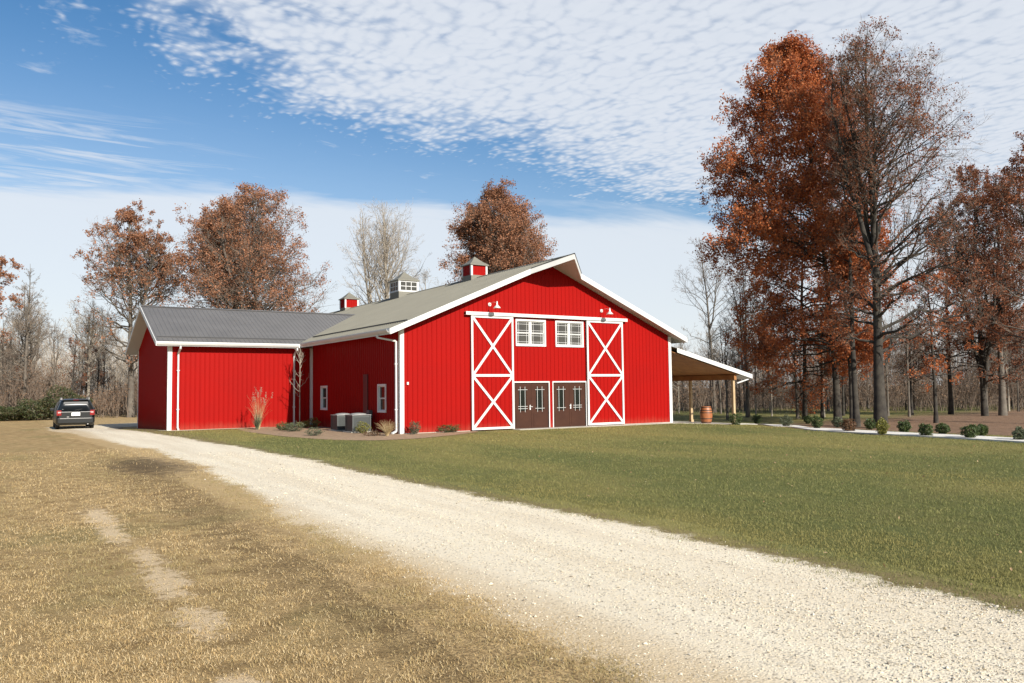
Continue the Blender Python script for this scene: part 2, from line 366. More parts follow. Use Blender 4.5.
def drive_mat():
    m = bpy.data.materials.new('crushed_limestone'); m.use_nodes = True; T = NT(m.node_tree); b = m.node_tree.nodes['Principled BSDF']
    b.inputs['Roughness'].default_value = .9; b.inputs['Specular IOR Level'].default_value = .2
    v = T.n('ShaderNodeTexCoord').outputs['Object']; x, y, z = T.sep(v)
    n1 = T.noise(T.vmul(v, (1, .09, 1)), 1.9, 4, .6); n3 = T.noise(v, 25, 5, .7)
    vo = T.n('ShaderNodeTexVoronoi'); vo.inputs['Scale'].default_value = 55; T.l(v, vo.inputs['Vector'])
    vc = T.sep(vo.outputs['Color'])[0]
    c = T.mix(T.ss(.35, .65, n1), (.76, .67, .50), (.66, .56, .40))
    c = T.mix(T.math('MULTIPLY', vc, .45), c, (.68, .63, .53))
    c = T.mix(T.math('MULTIPLY', T.ss(.84, .98, vc), .7), c, (.24, .20, .15))
    # ochre fines along the left shoulder
    ed = T.math('ADD', x, T.math('MULTIPLY', T.math('SUBTRACT', n3, .5), .5))
    c = T.mix(T.math('MULTIPLY', T.ss(-10.0, -10.75, ed), .6), c, (.46, .33, .17))
    # margins: stone thins out into the turf
    att = T.n('ShaderNodeAttribute'); att.attribute_name = 'edge'; e_ = att.outputs['Fac']
    e_ = T.math('ADD', e_, T.math('MULTIPLY', T.math('SUBTRACT', T.noise(v, 1.7, 5, .65), .5), .9)); e_ = T.math('ADD', e_, T.math('MULTIPLY', T.math('SUBTRACT', T.noise(v, 16, 4, .7), .5), .55))
    gc, _h = ground_colour(T, v); c = T.mix(T.ss(-.10, .16, e_), gc, c)
    T.l(c, b.inputs['Base Color'])
    bn = T.n('ShaderNodeBump'); bn.inputs['Strength'].default_value = .5; bn.inputs['Distance'].default_value = .008
    T.l(T.math('ADD', T.math('SUBTRACT', 1.0, vo.outputs['Distance']), n3), bn.inputs['Height']); T.l(bn.outputs[0], b.inputs['Normal'])
    return m
def plain_gravel():
    return mat('compacted_gravel', (.56, .48, .35), .9, (.50, .42, .29), 1.5, bump=.5, bscale=60, spec=.2)
M['gravel_pad'] = plain_gravel()
def noise1(t, seed=0):
    return sum(math.sin(t*f+seed*1.7+f*3.1)*a for f, a in ((.7, .5), (1.9, .3), (4.3, .2), (9.1, .12), (17.3, .08), (31.0, .06)))
def drive_edges(y):
    L = np.interp(y, [-60, -27, -19, -16, -10, -3, 4, 12, 17, 22, 40], [-11.0, -10.95, -10.72, -10.4, -9.95, -9.95, -10.6, -11.2, -11.5, -11.5, -11.3])
    R = np.interp(y, [-60, -28, -22, -16, -10, -4, 1, 6, 12, 20, 25, 40], [-7.45, -7.42, -7.2, -7.38, -7.2, -7.3, -7.6, -7.8, -8.3, -8.6, -8.0, -7.5])
    return L, R
rows = np.arange(-45, 27, .15); Vd = []; Ed = []; NC = 22
for yv in rows:
    L, R = drive_edges(yv); L += .14*noise1(yv*1.3, 1); R += .11*noise1(yv*1.3, 5)
    for k in range(NC+1):
        xx = (L-.9)+(R-L+1.8)*k/NC; t = np.clip((xx-L)/(R-L), 0, 1); Vd.append((xx, yv, float(gzm(xx, yv))+.004+.035*math.sin(math.pi*t)-(.03 if k in (0, NC) else 0))); Ed.append(min(xx-L, R-xx))
I = (np.arange(len(rows)-1)[:, None]*(NC+1)+np.arange(NC)[None, :]).ravel()
M['drive'] = drive_mat()
dr = np_mesh('gravel_drive', np.array(Vd), np.stack([I, I+1, I+2+NC, I+1+NC], 1), 'drive', smooth=True)
at_ = dr.data.attributes.new('edge', 'FLOAT', 'POINT'); at_.data.foreach_set('value', np.array(Ed, dtype=np.float32)); tag(dr, kind='structure')

# pad of gravel where the minivan stands and behind the shed wing
def poly_sheet(name, pts, lift, m, n=80, jit=.0, seed=0):
    """a closed organic outline filled on the ground"""
    P = np.array(pts, float); k = len(P); out = []
    for i in range(k):
        a, b_, c_, d_ = P[(i-1) % k], P[i], P[(i+1) % k], P[(i+2) % k]
        for s in np.linspace(0, 1, 12, endpoint=False):
            q = .5*((2*b_)+(-a+c_)*s+(2*a-5*b_+4*c_-d_)*s*s+(-a+3*b_-3*c_+d_)*s**3)
            out.append(q)
    out = np.array(out)
    if jit:
        for i in range(len(out)): out[i] += np.array([noise1(i*.9, seed), noise1(i*.9, seed+3)])*jit
    c0 = out.mean(0); rings = []; R_ = 10
    for r in range(1, R_+1): rings.append(c0+(out-c0)*r/R_)
    V = np.vstack([[c0]]+rings); V = np.column_stack([V, gzm(V[:, 0], V[:, 1])+lift]); L = len(out); F3 = np.array([[0, 1+i, 1+(i+1) % L] for i in range(L)])
    F4 = np.array([[1+r*L+i, 1+(r+1)*L+i, 1+(r+1)*L+(i+1) % L, 1+r*L+(i+1) % L] for r in range(R_-1) for i in range(L)])
    o = np_mesh(name, V, [F3, F4], m, smooth=True); tag(o, kind='structure'); return o
poly_sheet('gravel_turning_pad', [(-11.2, 18), (-10.2, 16.8), (-8.4, 19), (-7.7, 23), (-3, 25), (-1, 29), (-5, 31), (-9.5, 27.5), (-11.3, 23)], .008, 'gravel_pad', jit=.12)
poly_sheet('mulch_bed', [(-2.6, 11.3), (-4.0, 10.2), (-4.4, 6.5), (-4.2, 1.5), (-3.4, -2.2), (-1.7, -3.4), (.6, -2.6), (3.0, -1.0), (3.25, -.05), (1.2, .3), (.2, 5), (0, 11.3)], .012, 'mulch', jit=.05)
poly_sheet('gravel_strip', [(-7.2, 11.0), (-6.8, 10.4), (-4.6, 10.55), (-2.9, 10.7), (-2.4, 11.6), (-7.1, 11.7)], .018, 'gravel_pad', jit=.05)

# white footpath through the shrubs
wp = np.array([at(x, y)[:2] for x, y in ((722, 421.3), (755, 424), (790, 427.3), (820, 429.8), (850, 431.8), (895, 434.3), (940, 436.6), (980, 438.8), (1023, 441.2), (1075, 444.5))])
wp[0] = (20.8, .2)
wp = np.vstack([wp, wp[-1]+np.array([.8, -6.0]), wp[-1]+np.array([2.5, -13.0]), wp[-1]+np.array([5.5, -21.0])])
dense = []
for i in range(len(wp)-1):
    for s in np.linspace(0, 1, 12, endpoint=False): dense.append(wp[i]*(1-s)+wp[i+1]*s)
dense = np.array(dense); ker = np.ones(9)/9
dense = np.column_stack([np.convolve(np.pad(dense[:, k], 4, mode='edge'), ker, 'valid') for k in (0, 1)])
mb = MB()
for i in range(len(dense)-1):
    a, b = dense[i], dense[i+1]; d0 = dense[min(i+1, len(dense)-1)]-dense[max(i-1, 0)]; d1 = dense[min(i+2, len(dense)-1)]-dense[i]
    na = np.array([-d0[1], d0[0]])/np.linalg.norm(d0)*.70; nb = np.array([-d1[1], d1[0]])/np.linalg.norm(d1)*.70
    P = [a-na, a+na, b+nb, b-nb]
    lo = [(q[0], q[1], float(gzm(q[0], q[1]))-.05) for q in P]; hi = [(q[0], q[1], float(gzm(q[0], q[1]))+.05) for q in P]
    mb.hexa(lo, hi)
M['path'] = mat('pale_limestone_path', (.72, .69, .62), .85, (.62, .58, .51), 2, bump=.4)
tag(mb.build('footpath', 'path'), kind='structure')

# ------------------------------------------------------------------ barn
W = 15.24; SL = .4213; RZ = 7.84; OE = .67; OV = .53; BD = 30.0
barn = empty('barn', (0, 0, 0), 'big red metal barn with white trim, cupolas, crossed sliding doors and open side porch', 'barn')
def zr(u): return RZ-SL*abs(u-W/2)
WU0 = -7.08; WV0 = 11.35; WV1 = 20.75; WR = 6.48; WM = (WV0+WV1)/2
def zw(v): return WR-SL*abs(v-WM)
def ribbed(mb, o, ex, nrm, L, z0, ztop, openings=(), brk=(), pitch=.2286, h=.02):
    """vertical steel siding: real ribs, cut around openings (s0, s1, z0, z1)"""
    S = {0.0: 0.0, L: 0.0}; k = pitch/2
    prof = []
    while k < L-.05:
        for ds, n_ in ((-.032, 0), (-.014, h), (.014, h), (.032, 0)): prof.append((k+ds, n_))
        k += pitch
    ps = np.array([0]+[p[0] for p in prof]+[L]); pn = np.array([0]+[p[1] for p in prof]+[0])
    cuts = [c for op in openings for c in op[:2]]+list(brk)
    ss_ = sorted(set(list(ps)+[c for c in cuts if 0 < c < L]))
    P = lambda s, z, n_: (o[0]+ex[0]*s+nrm[0]*n_, o[1]+ex[1]*s+nrm[1]*n_, z)
    for a, b in zip(ss_[:-1], ss_[1:]):
        if b-a < 1e-5: continue
        m_ = (a+b)/2; na, nb = float(np.interp(a, ps, pn)), float(np.interp(b, ps, pn))
        ta, tb = ztop(a), ztop(b); iv = [(z0, None)]
        ops = sorted([op for op in openings if op[0]-1e-6 <= m_ <= op[1]+1e-6], key=lambda q: q[2])
        lo = z0
        for op in ops:
            if op[2] > lo: mb.face(P(a, lo, na), P(b, lo, nb), P(b, op[2], nb), P(a, op[2], na))
            lo = op[3]
        mb.face(P(a, lo, na), P(b, lo, nb), P(b, tb, nb), P(a, ta, na))
def roofing(mb, cells, f, pitch=.2286, h=.018):
    pass
# walls
front_open = [(5.72, 7.37, 3.76, 4.98), (7.94, 9.57, 3.76, 4.98), (5.60, 7.50, 0.02, 2.10), (7.76, 9.66, 0.02, 2.10)]
mb = MB(); ribbed(mb, (0, 0), (1, 0), (0, -1), W, -.25, lambda s: zr(s)-.16, front_open, brk=[W/2]); mb.build('wall', 'red', barn)
side_open = [(1.44, 2.30, .88, 2.08), (8.72, 9.62, .88, 2.08)]
mb = MB(); ribbed(mb, (0, 0), (0, 1), (-1, 0), WV0, -.25, lambda s: zr(0)-.12, side_open); mb.build('wall', 'red', barn)
mb = MB(); ribbed(mb, (0, WV1), (0, 1), (-1, 0), BD-WV1, -.5, lambda s: zr(0)-.12); mb.build('wall', 'red', barn)
mb = MB(); ribbed(mb, (W, 0), (0, 1), (1, 0), BD, -.4, lambda s: zr(0)-.12); mb.build('wall', 'red', barn)
mb = MB(); ribbed(mb, (0, BD), (1, 0), (0, 1), W, -.5, lambda s: zr(s)-.16, brk=[W/2]); mb.build('wall', 'red', barn)
mb = MB(); ribbed(mb, (WU0, WV0), (1, 0), (0, -1), -WU0, -.25, lambda s: zw(WV0)-.1); mb.build('wall', 'red', barn)
mb = MB(); ribbed(mb, (WU0, WV0), (0, 1), (-1, 0), WV1-WV0, -.5, lambda s: zw(WV0+s)-.16, brk=[(WV1-WV0)/2]); mb.build('wall', 'red', barn)
mb = MB(); ribbed(mb, (WU0, WV1), (1, 0), (0, 1), -WU0, -.5, lambda s: zw(WV1)-.1); mb.build('wall', 'red', barn)

# roofs ---------------------------------------------------------------
KL, KR, TIP = 6.23, 9.10, -1.98
def strips(v0, v1, pitch=.2286, h=.018):
    out = []; k = v0+pitch/2; pts = [(v0, 0)]
    while k < v1-.05: pts += [(k-.03, 0), (k-.012, h), (k+.012, h), (k+.03, 0)]; k += pitch
    pts.append((v1, 0)); return pts
def main_roof(side):
    mb = MB(); u_e = -OE if side < 0 else W+OE; K = KL if side < 0 else KR
    # prow part: from the rake kink out to the tip
    nseg = 8
    for i in range(nseg):
        va, vb = TIP+(-OV-TIP)*i/nseg, TIP+(-OV-TIP)*(i+1)/nseg
        ua, ub = W/2+(K-W/2)*i/nseg, W/2+(K-W/2)*(i+1)/nseg
        q = [(W/2, va), (ua, va), (ub, vb), (W/2, vb)]
        mb.face(*[(a, b, zr(a)) for a, b in (q if side < 0 else q[::-1])])
    ps = strips(-OV, BD+OV)
    for (va, na), (vb, nb) in zip(ps[:-1], ps[1:]):
        q = [(W/2, va, RZ+na), (u_e, va, zr(u_e)+na), (u_e, vb, zr(u_e)+nb), (W/2, vb, RZ+nb)]
        mb.face(*(q if side < 0 else q[::-1]))
    return mb.build('roof', 'rooftan', barn)
rl = main_roof(-1); rr = main_roof(1)
mb = MB()                                        # ridge cap
for sg in (-1, 1):
    q = [(W/2, TIP-.01, RZ+.035), (W/2+sg*.16, TIP+.14, zr(W/2+.16)+.03), (W/2+sg*.16, BD+OV, zr(W/2+.16)+.03), (W/2, BD+OV, RZ+.035)]
    mb.face(*(q if sg < 0 else q[::-1]))
mb.build('ridge_cap', 'rooftan', rl)
# soffit sheets
T_ = .21
mb = MB()
for sg, ue, K in ((-1, -OE, KL), (1, W+OE, KR)):
    wu = 0.0 if sg < 0 else W
    zz = lambda u: zr(u)-T_
    def fc(*q): mb.face(*[(a, b, zz(a)) for a, b in (q if sg > 0 else q[::-1])])
    fc((ue, -OV), (K, -OV), (K, -.001), (ue, -.001)); fc((K, -OV), (W/2, TIP), (W/2, -.001), (K, -.001))
    fc((ue, -.001), (wu, -.001), (wu, BD+OV), (ue, BD+OV))
mb.build('soffit', 'soffit', barn)
def fascia(mb, a, b, top=.012, low=.235, t=.035, nrm=(0, -1)):
    """board hanging under the roof edge from a to b (u, v, z of the roof surface)"""
    n = np.array(nrm, float); a = np.array(a, float); b = np.array(b, float); o3 = np.array([n[0]*t, n[1]*t, 0])
    lo = [a-[0, 0, low], b-[0, 0, low], b-[0, 0, low]+o3, a-[0, 0, low]+o3]; hi = [a+[0, 0, top], b+[0, 0, top], b+[0, 0, top]+o3, a+[0, 0, top]+o3]
    mb.hexa(lo, hi)
E_ = lambda u, v: (u, v, zr(u))
mb = MB(); fascia(mb, E_(-OE, -OV), E_(KL, -OV)); mb.build('fascia', 'white', barn)
mb = MB(); d = np.array([W/2-KL, TIP+OV]); n_ = (d[1], -d[0]); n_ = np.array(n_)/np.linalg.norm(n_); fascia(mb, E_(KL, -OV), E_(W/2, TIP), nrm=n_); mb.build('fascia', 'white', barn)
mb = MB(); d = np.array([KR-W/2, -OV-TIP]); n_ = np.array([d[1], -d[0]])/np.linalg.norm(d); fascia(mb, E_(W/2, TIP), E_(KR, -OV), nrm=n_); mb.build('fascia', 'white', barn)
mb = MB(); fascia(mb, E_(KR, -OV), E_(W+OE, -OV)); mb.build('fascia', 'white', barn)
mb = MB()                                        # dark drip edge on the prow
for a, b in (((W/2, TIP-.04), (KL, -OV-.04)), ((W/2, TIP-.04), (KR, -OV-.04))):
    mb.bar((a[0], a[1], zr(a[0])+.03), (b[0], b[1], zr(b[0])+.03), .05, .035)
mb.build('drip_edge', 'darkline', barn)
mb = MB(); fascia(mb, E_(-OE, -OV), E_(-OE, WV0-.6), nrm=(-1, 0)); mb.build('fascia', 'white', barn)
mb = MB(); fascia(mb, E_(W+OE, -OV), E_(W+OE, BD+OV), nrm=(1, 0)); mb.build('fascia', 'white', barn)
mb = MB(); fascia(mb, E_(-OE, BD+OV), E_(W/2, BD+OV), nrm=(0, 1)); fascia(mb, E_(W/2, BD+OV), E_(W+OE, BD+OV), nrm=(0, 1)); mb.build('fascia', 'white', barn)
def gutter(mb, a, b, out, z):                    # K-style gutter profile swept a->b
    prof = [(0, 0), (0, -.13), (.07, -.13), (.12, -.04), (.12, 0), (.11, 0), (.105, -.035), (.065, -.115), (.012, -.115), (.012, 0)]
    A = [(a[0]+out[0]*p, a[1]+out[1]*p, z+q) for p, q in prof]; B = [(b[0]+out[0]*p, b[1]+out[1]*p, z+q) for p, q in prof]
    for i in range(len(prof)): j = (i+1) % len(prof); mb.face(A[i], A[j], B[j], B[i])
    mb.face(*A[:5], *A[5:]); mb.face(*B[::-1])
mb = MB(); gutter(mb, (-OE-.036, -OV+.05), (-OE-.036, WV0-.75), (-1, 0), zr(-OE)-.03); mb.build('gutter', 'white', barn)
mb = MB(); gutter(mb, (WU0-.62, WV0-.536), (-OE-.16, WV0-.536), (0, -1), zw(WV0-.5)-.02); mb.build('gutter', 'white', barn)
# snow guards: dark low rail near the eaves
mb = MB(); us = .1
mb.bar((us, -OV+.05, zr(us)+.05), (us, WV0-.15, zr(us)+.05), .035, .05); mb.build('snow_guard', 'darkline', rl)

# wing roof (ribs run up the slope)
wr_parts = []
for sg in (-1, 1):
    mb = MB(); ve = WV0-.5 if sg < 0 else WV1+.5; ps = strips(WU0-.62, 4.6)
    for (ua, na), (ub, nb) in zip(ps[:-1], ps[1:]):
        um = (ua+ub)/2
        if um < .0: v_lo = ve
        else:                                     # inside the main roof: start at the valley
            v_lo = WM+sg*min(abs(ve-WM), max(0, (WR-zr(um))/SL+.12))
        q = [(ua, v_lo, zw(v_lo)+na), (ub, v_lo, zw(v_lo)+nb), (ub, WM, WR+nb), (ua, WM, WR+na)]
        mb.face(*(q if sg < 0 else q[::-1]))
    wr_parts.append(mb.build('roof', 'roof', barn))
mb = MB()
for sg in (-1, 1):
    q = [(WU0-.62, WM+sg*.15, WR-.03), (4.5, WM+sg*.15, WR-.03), (4.5, WM, WR+.035), (WU0-.62, WM, WR+.035)]
    mb.face(*(q if sg < 0 else q[::-1]))
mb.build('ridge_cap', 'roof', wr_parts[0])
mb = MB(); vs = WV0+.12; mb.bar((WU0-.5, vs, zw(vs)+.04), (-.2, vs, zw(vs)+.04), .03, .04); mb.build('snow_guard', 'darkline', wr_parts[0])
mb = MB()
for sg, ve in ((-1, WV0-.5), (1, WV1+.5)):
    def fc(*q): mb.face(*[(a, b, zw(b)-.2) for a, b in (q if sg < 0 else q[::-1])])
    fc((WU0-.62, WM), (WU0, WM), (WU0, ve), (WU0-.62, ve)); wv = WV0 if sg < 0 else WV1
    fc((WU0, wv), (-.0, wv), (-.0, ve), (WU0, ve))
mb.build('soffit', 'soffit', barn)
F_ = lambda u, v: (u, v, zw(v))
mb = MB(); fascia(mb, F_(WU0-.62, WV0-.5), F_(WU0-.62, WM), low=.2, nrm=(-1, 0)); mb.build('fascia', 'white', barn)
mb = MB(); fascia(mb, F_(WU0-.62, WM), F_(WU0-.62, WV1+.5), low=.2, nrm=(-1, 0)); mb.build('fascia', 'white', barn)
mb = MB(); fascia(mb, F_(WU0-.655, WV0-.5), F_(-OE-.04, WV0-.5), low=.2, nrm=(0, -1)); mb.build('fascia', 'white', barn)
mb = MB(); fascia(mb, F_(WU0-.655, WV1+.5), F_(0, WV1+.5), low=.2, nrm=(0, 1)); mb.build('fascia', 'white', barn)

# corner boards
def cornerboard(u0, u1, v0, v1, z1, z0=-.25):
    mb = MB(); mb.box(u0, u1, v0, v1, z0, z1); mb.build('corner_trim', 'white', barn)
cornerboard(-.03, .155, -.035, 0.0, zr(0)-.2); cornerboard(-.032, -.002, -.03, .12, zr(0)-.2)
cornerboard(W-.155, W+.03, -.035, 0.0, zr(0)-.2); cornerboard(W+.002, W+.032, -.03, .12, zr(0)-.2)
cornerboard(-.033, -.003, WV0-.42, WV0-.03, zr(0)-.2)
cornerboard(WU0-.03, WU0+.17, WV0-.035, WV0, zw(WV0)-.2); cornerboard(WU0-.033, WU0-.003, WV0-.03, WV0+.1, zw(WV0)-.2)
cornerboard(WU0-.033, WU0-.003, WV1-.14, WV1, zw(WV1)-.2, -.5)
# base trim line under the siding
for a_, b_ in ((.16, 3.3), (12.0, W-.16)):
    mb = MB(); mb.box(a_, b_, -.028, 0, -.05, .035); mb.build('base_trim', 'concrete', barn)

# windows --------------------------------------------------------------
def P3(face, s, n, z):                           # face 'f': front wall (s=u, outward -v); 'l': left wall (s=v, outward -u)
    return (s, -n, z) if face == 'f' else (-n, s, z)
def pbox(mb, face, s0, s1, n0, n1, z0, z1):
    a, b = P3(face, s0, n0, z0), P3(face, s1, n1, z1)
    mb.box(min(a[0], b[0]), max(a[0], b[0]), min(a[1], b[1]), max(a[1], b[1]), z0, z1)
def window(face, s0, s1, z0, z1, units, glassm='glass', muntins=True):
    mb = MB(); t = .07
    pbox(mb, face, s0-t, s1+t, .0, .045, z1, z1+t+.01); pbox(mb, face, s0-t, s1+t, .0, .05, z0-t, z0)
    pbox(mb, face, s0-t, s0, .0, .045, z0, z1); pbox(mb, face, s1, s1+t, .0, .045, z0, z1)
    for s_ in (s0, s1-.02): pbox(mb, face, s_, s_+.02, -.09, -.001, z0, z1)
    for z_ in (z0, z1-.02): pbox(mb, face, s0+.021, s1-.021, -.09, -.001, z_, z_+.02)
    fr = mb.build('window', 'vinyl', barn)
    gp = MB(); sm = MB(); wu = (s1-s0)/units
    for k in range(units):
        a, b = s0+k*wu, s0+(k+1)*wu
        if k: pbox(sm, face, a-.05, a+.05, -.055, -.0, z0+.02, z1-.02)
        a += .055 if k else .02; b -= .055 if k < units-1 else .02
        zm = (z0+z1)/2
        for (q0, q1, nn) in ((zm, z1-.02, -.03), (z0+.02, zm-.002, -.05)):
            r = .026
            pbox(sm, face, a, b, nn-.03, nn, q0, q0+r); pbox(sm, face, a, b, nn-.03, nn, q1-r, q1)
            pbox(sm, face, a, a+r, nn-.03, nn, q0+r, q1-r); pbox(sm, face, b-r, b, nn-.03, nn, q0+r, q1-r)
            pbox(gp, face, a+r-.004, b-r+.004, nn-.024, nn-.018, q0+r-.004, q1-r+.004)
            if muntins:
                g_ = .006; i0, i1 = a+r+.10, b-r-.10; j0, j1 = q0+r+.09, q1-r-.09
                for s_ in (i0, i1): pbox(sm, face, s_-g_, s_+g_, nn-.017, nn-.010, q0+r, q1-r)
                for z_ in (j0, j1):
                    pbox(sm, face, a+r, b-r, nn-.0165, nn-.0095, z_-g_, z_+g_)
    sm.build('sash', 'vinyl', fr, off=(0, 0, 0)); gp.build('pane', glassm, fr, off=(0, 0, 0))
    return fr
window('f', 5.78, 7.31, 3.84, 4.92, 2, 'glasslit'); window('f', 8.0, 9.51, 3.84, 4.92, 2, 'glasslit')
for op in front_open[:2]:                        # timber filling round the frame
    pass
window('l', 1.5, 2.24, .94, 2.02, 1, 'glass', False); window('l', 8.78, 9.56, .94, 2.02, 1, 'glass', False)
# double entrance doors --------------------------------------------------
for (a, b) in ((5.60, 7.50), (7.76, 9.66)):
    mb = MB(); t = .05
    mb.box(a-t, b+t, -.045, .0, 2.10, 2.10+.06); mb.box(a-t, a, -.045, 0, .0, 2.10); mb.box(b, b+t, -.045, 0, 0, 2.10)
    mb.build('door_frame', 'white', barn)
    mb = MB(); mb.box(a, b, -.10, .05, -.02, .018); mb.build('threshold', 'concrete', barn)
    mid = (a+b)/2
    for (p, q, hs) in ((a+.01, mid-.004, 1), (mid+.004, b-.01, -1)):
        mb = MB(); c = (p+q)/2; x0, x1, z0, z1 = c-.20, c+.20, .82, 1.84
        mb.box(p, x0, .02, .065, .02, 2.09); mb.box(x1, q, .02, .065, .02, 2.09); mb.box(x0, x1, .02, .065, .02, z0); mb.box(x0, x1, .02, .065, z1, 2.09)
        # raised panel and planks
        mb.box(p+.12, q-.12, .010, .0195, .12, .70)
        door = mb.build('door', 'brown', barn)
        g_ = MB(); g_.box(x0-.004, x1+.004, .045, .052, z0-.004, z1+.004); g_.build('pane', 'glass', door, off=(0, 0, 0))
        mu = MB(); k = .011
        for xx in (x0+.07, x1-.07): mu.box(xx-k, xx+k, .008, .019, z0-.06, z1+.08)
        mu.box(x0-.06, x1+.06, -.0, .0075, z1-.06-k, z1-.06+k); mu.box(x0-.06, x1+.06, -.0, .0075, z0+.10-k, z0+.10+k)
        if (a < 6 and hs == 1) or (a > 6 and hs == -1): mu.box(x0-.06, x1+.06, -.0, .0075, z0+.20-k, z0+.20+k)
        mu.build('muntin', 'muntin', door, off=(0, 0, 0))
    h = MB(); xx = mid-.07 if a < 6 else mid+.07
    h.box(xx-.03, xx+.03, .005, .0195, .86, 1.08); h.tube([(xx, .0, 1.0), (xx, -.04, 1.0), (xx+(.10 if a < 6 else -.10), -.045, 1.0)], .014, 6); h.lathe([(.02, 0), (.024, .01), (.02, .02)], (xx, -.01, 1.06), 8)
    h.build('handle', 'vinyl', door, off=(0, 0, 0))
mb = MB(); mb.box(7.56, 7.70, -.03, -.0, -.02, 2.1); mb.build('post_trim', 'red', barn)
# sliding doors ------------------------------------------------------------
def sliding(a, b):
    z0, z1 = .05, 5.06; mb = MB(); ribbed(mb, (a, -.10), (1, 0), (0, -1), b-a, z0, lambda s: z1)
    mb.face((a, -.085, z0), (b, -.085, z0), (b, -.085, z1), (a, -.085, z1)); 
    d = mb.build('sliding_door', 'red', barn)
    mb = MB(); t = .075; y0, y1 = -.15, -.122
    mb.box(a-.02, a+t, y0, -.08, z0, z1); mb.box(b-t, b+.02, y0, -.08, z0, z1); mb.box(a+t, b-t, y0, y1, z0, z0+.10)
    mb.box(a+t, b-t, y0, y1, z1-.08, z1); zm = 2.43; mb.box(a+t, b-t, y0, y1, zm-.055, zm+.055); mb.build('door_trim', 'white', d, off=(0, 0, 0))
    mb = MB()
    for k, (q0, q1) in enumerate(((z0+.10, zm-.055), (zm+.055, z1-.08))):
        mb.bar((a+t, -.1475, q0), (b-t, -.1475, q1), .11, .018, up=(0, 1, 0)); mb.bar((a+t, -.1365, q1), (b-t, -.1365, q0), .11, .0175, up=(0, 1, 0))
    # bars lie in the door plane: width is seen from the front
    mb.build('cross_brace', 'white', d, off=(0, 0, 0))
    return d
sliding(3.35, 5.50); sliding(9.72, 11.93)
mb = MB(); mb.box(3.05, 12.22, -.20, -.0, 5.085, 5.10); mb.box(3.05, 12.22, -.20, -.175, 5.10, 5.23); mb.box(3.05, 12.22, -.1745, .0, 5.215, 5.232)
tr = mb.build('door_track', 'white', barn)
# barn lamps ---------------------------------------------------------------
def wall_lamp(u, z):
    mb = MB(); a = [(u, -.02, z)]
    for t in np.linspace(0, 1, 9): a.append((u, -.04-.61*t, z+.07*math.sin(math.pi*min(1, t*1.08)/1.08)))
    a.append((u, -.655, z-.02)); mb.tube(a, .010, 6)
    mb.lathe([(.0, -.012), (.06, -.012), (.06, .012), (.0, .012)], (u, -.03, z), 12)
    arm = mb.build('wall_lamp', 'lamp', barn, smooth=False)
    p = MB(); 
    for k in range(14):
        t0, t1 = 2*math.pi*k/14, 2*math.pi*(k+1)/14
        p.hexa([(u, -.021, z), (u+.085*math.cos(t0), -.021, z+.085*math.sin(t0)), (u+.085*math.cos(t1), -.021, z+.085*math.sin(t1)), (u, -.021, z)], [(u, -.04, z), (u+.08*math.cos(t0), -.04, z+.08*math.sin(t0)), (u+.08*math.cos(t1), -.04, z+.08*math.sin(t1)), (u, -.04, z)])
    p.build('wall_plate', 'lamp', arm, off=(0, 0, 0))
    s = MB(); s.lathe([(.03, .08), (.035, -.03), (.045, -.08), (.09, -.13), (.16, -.20), (.165, -.225), (.155, -.225), (.08, -.13), (.02, -.10)], (u, -.655, z), 16)
    s.build('lamp_shade', 'lamp', arm, off=(0, 0, 0), smooth=True)
wall_lamp(4.35, 5.60); wall_lamp(10.72, 5.58)
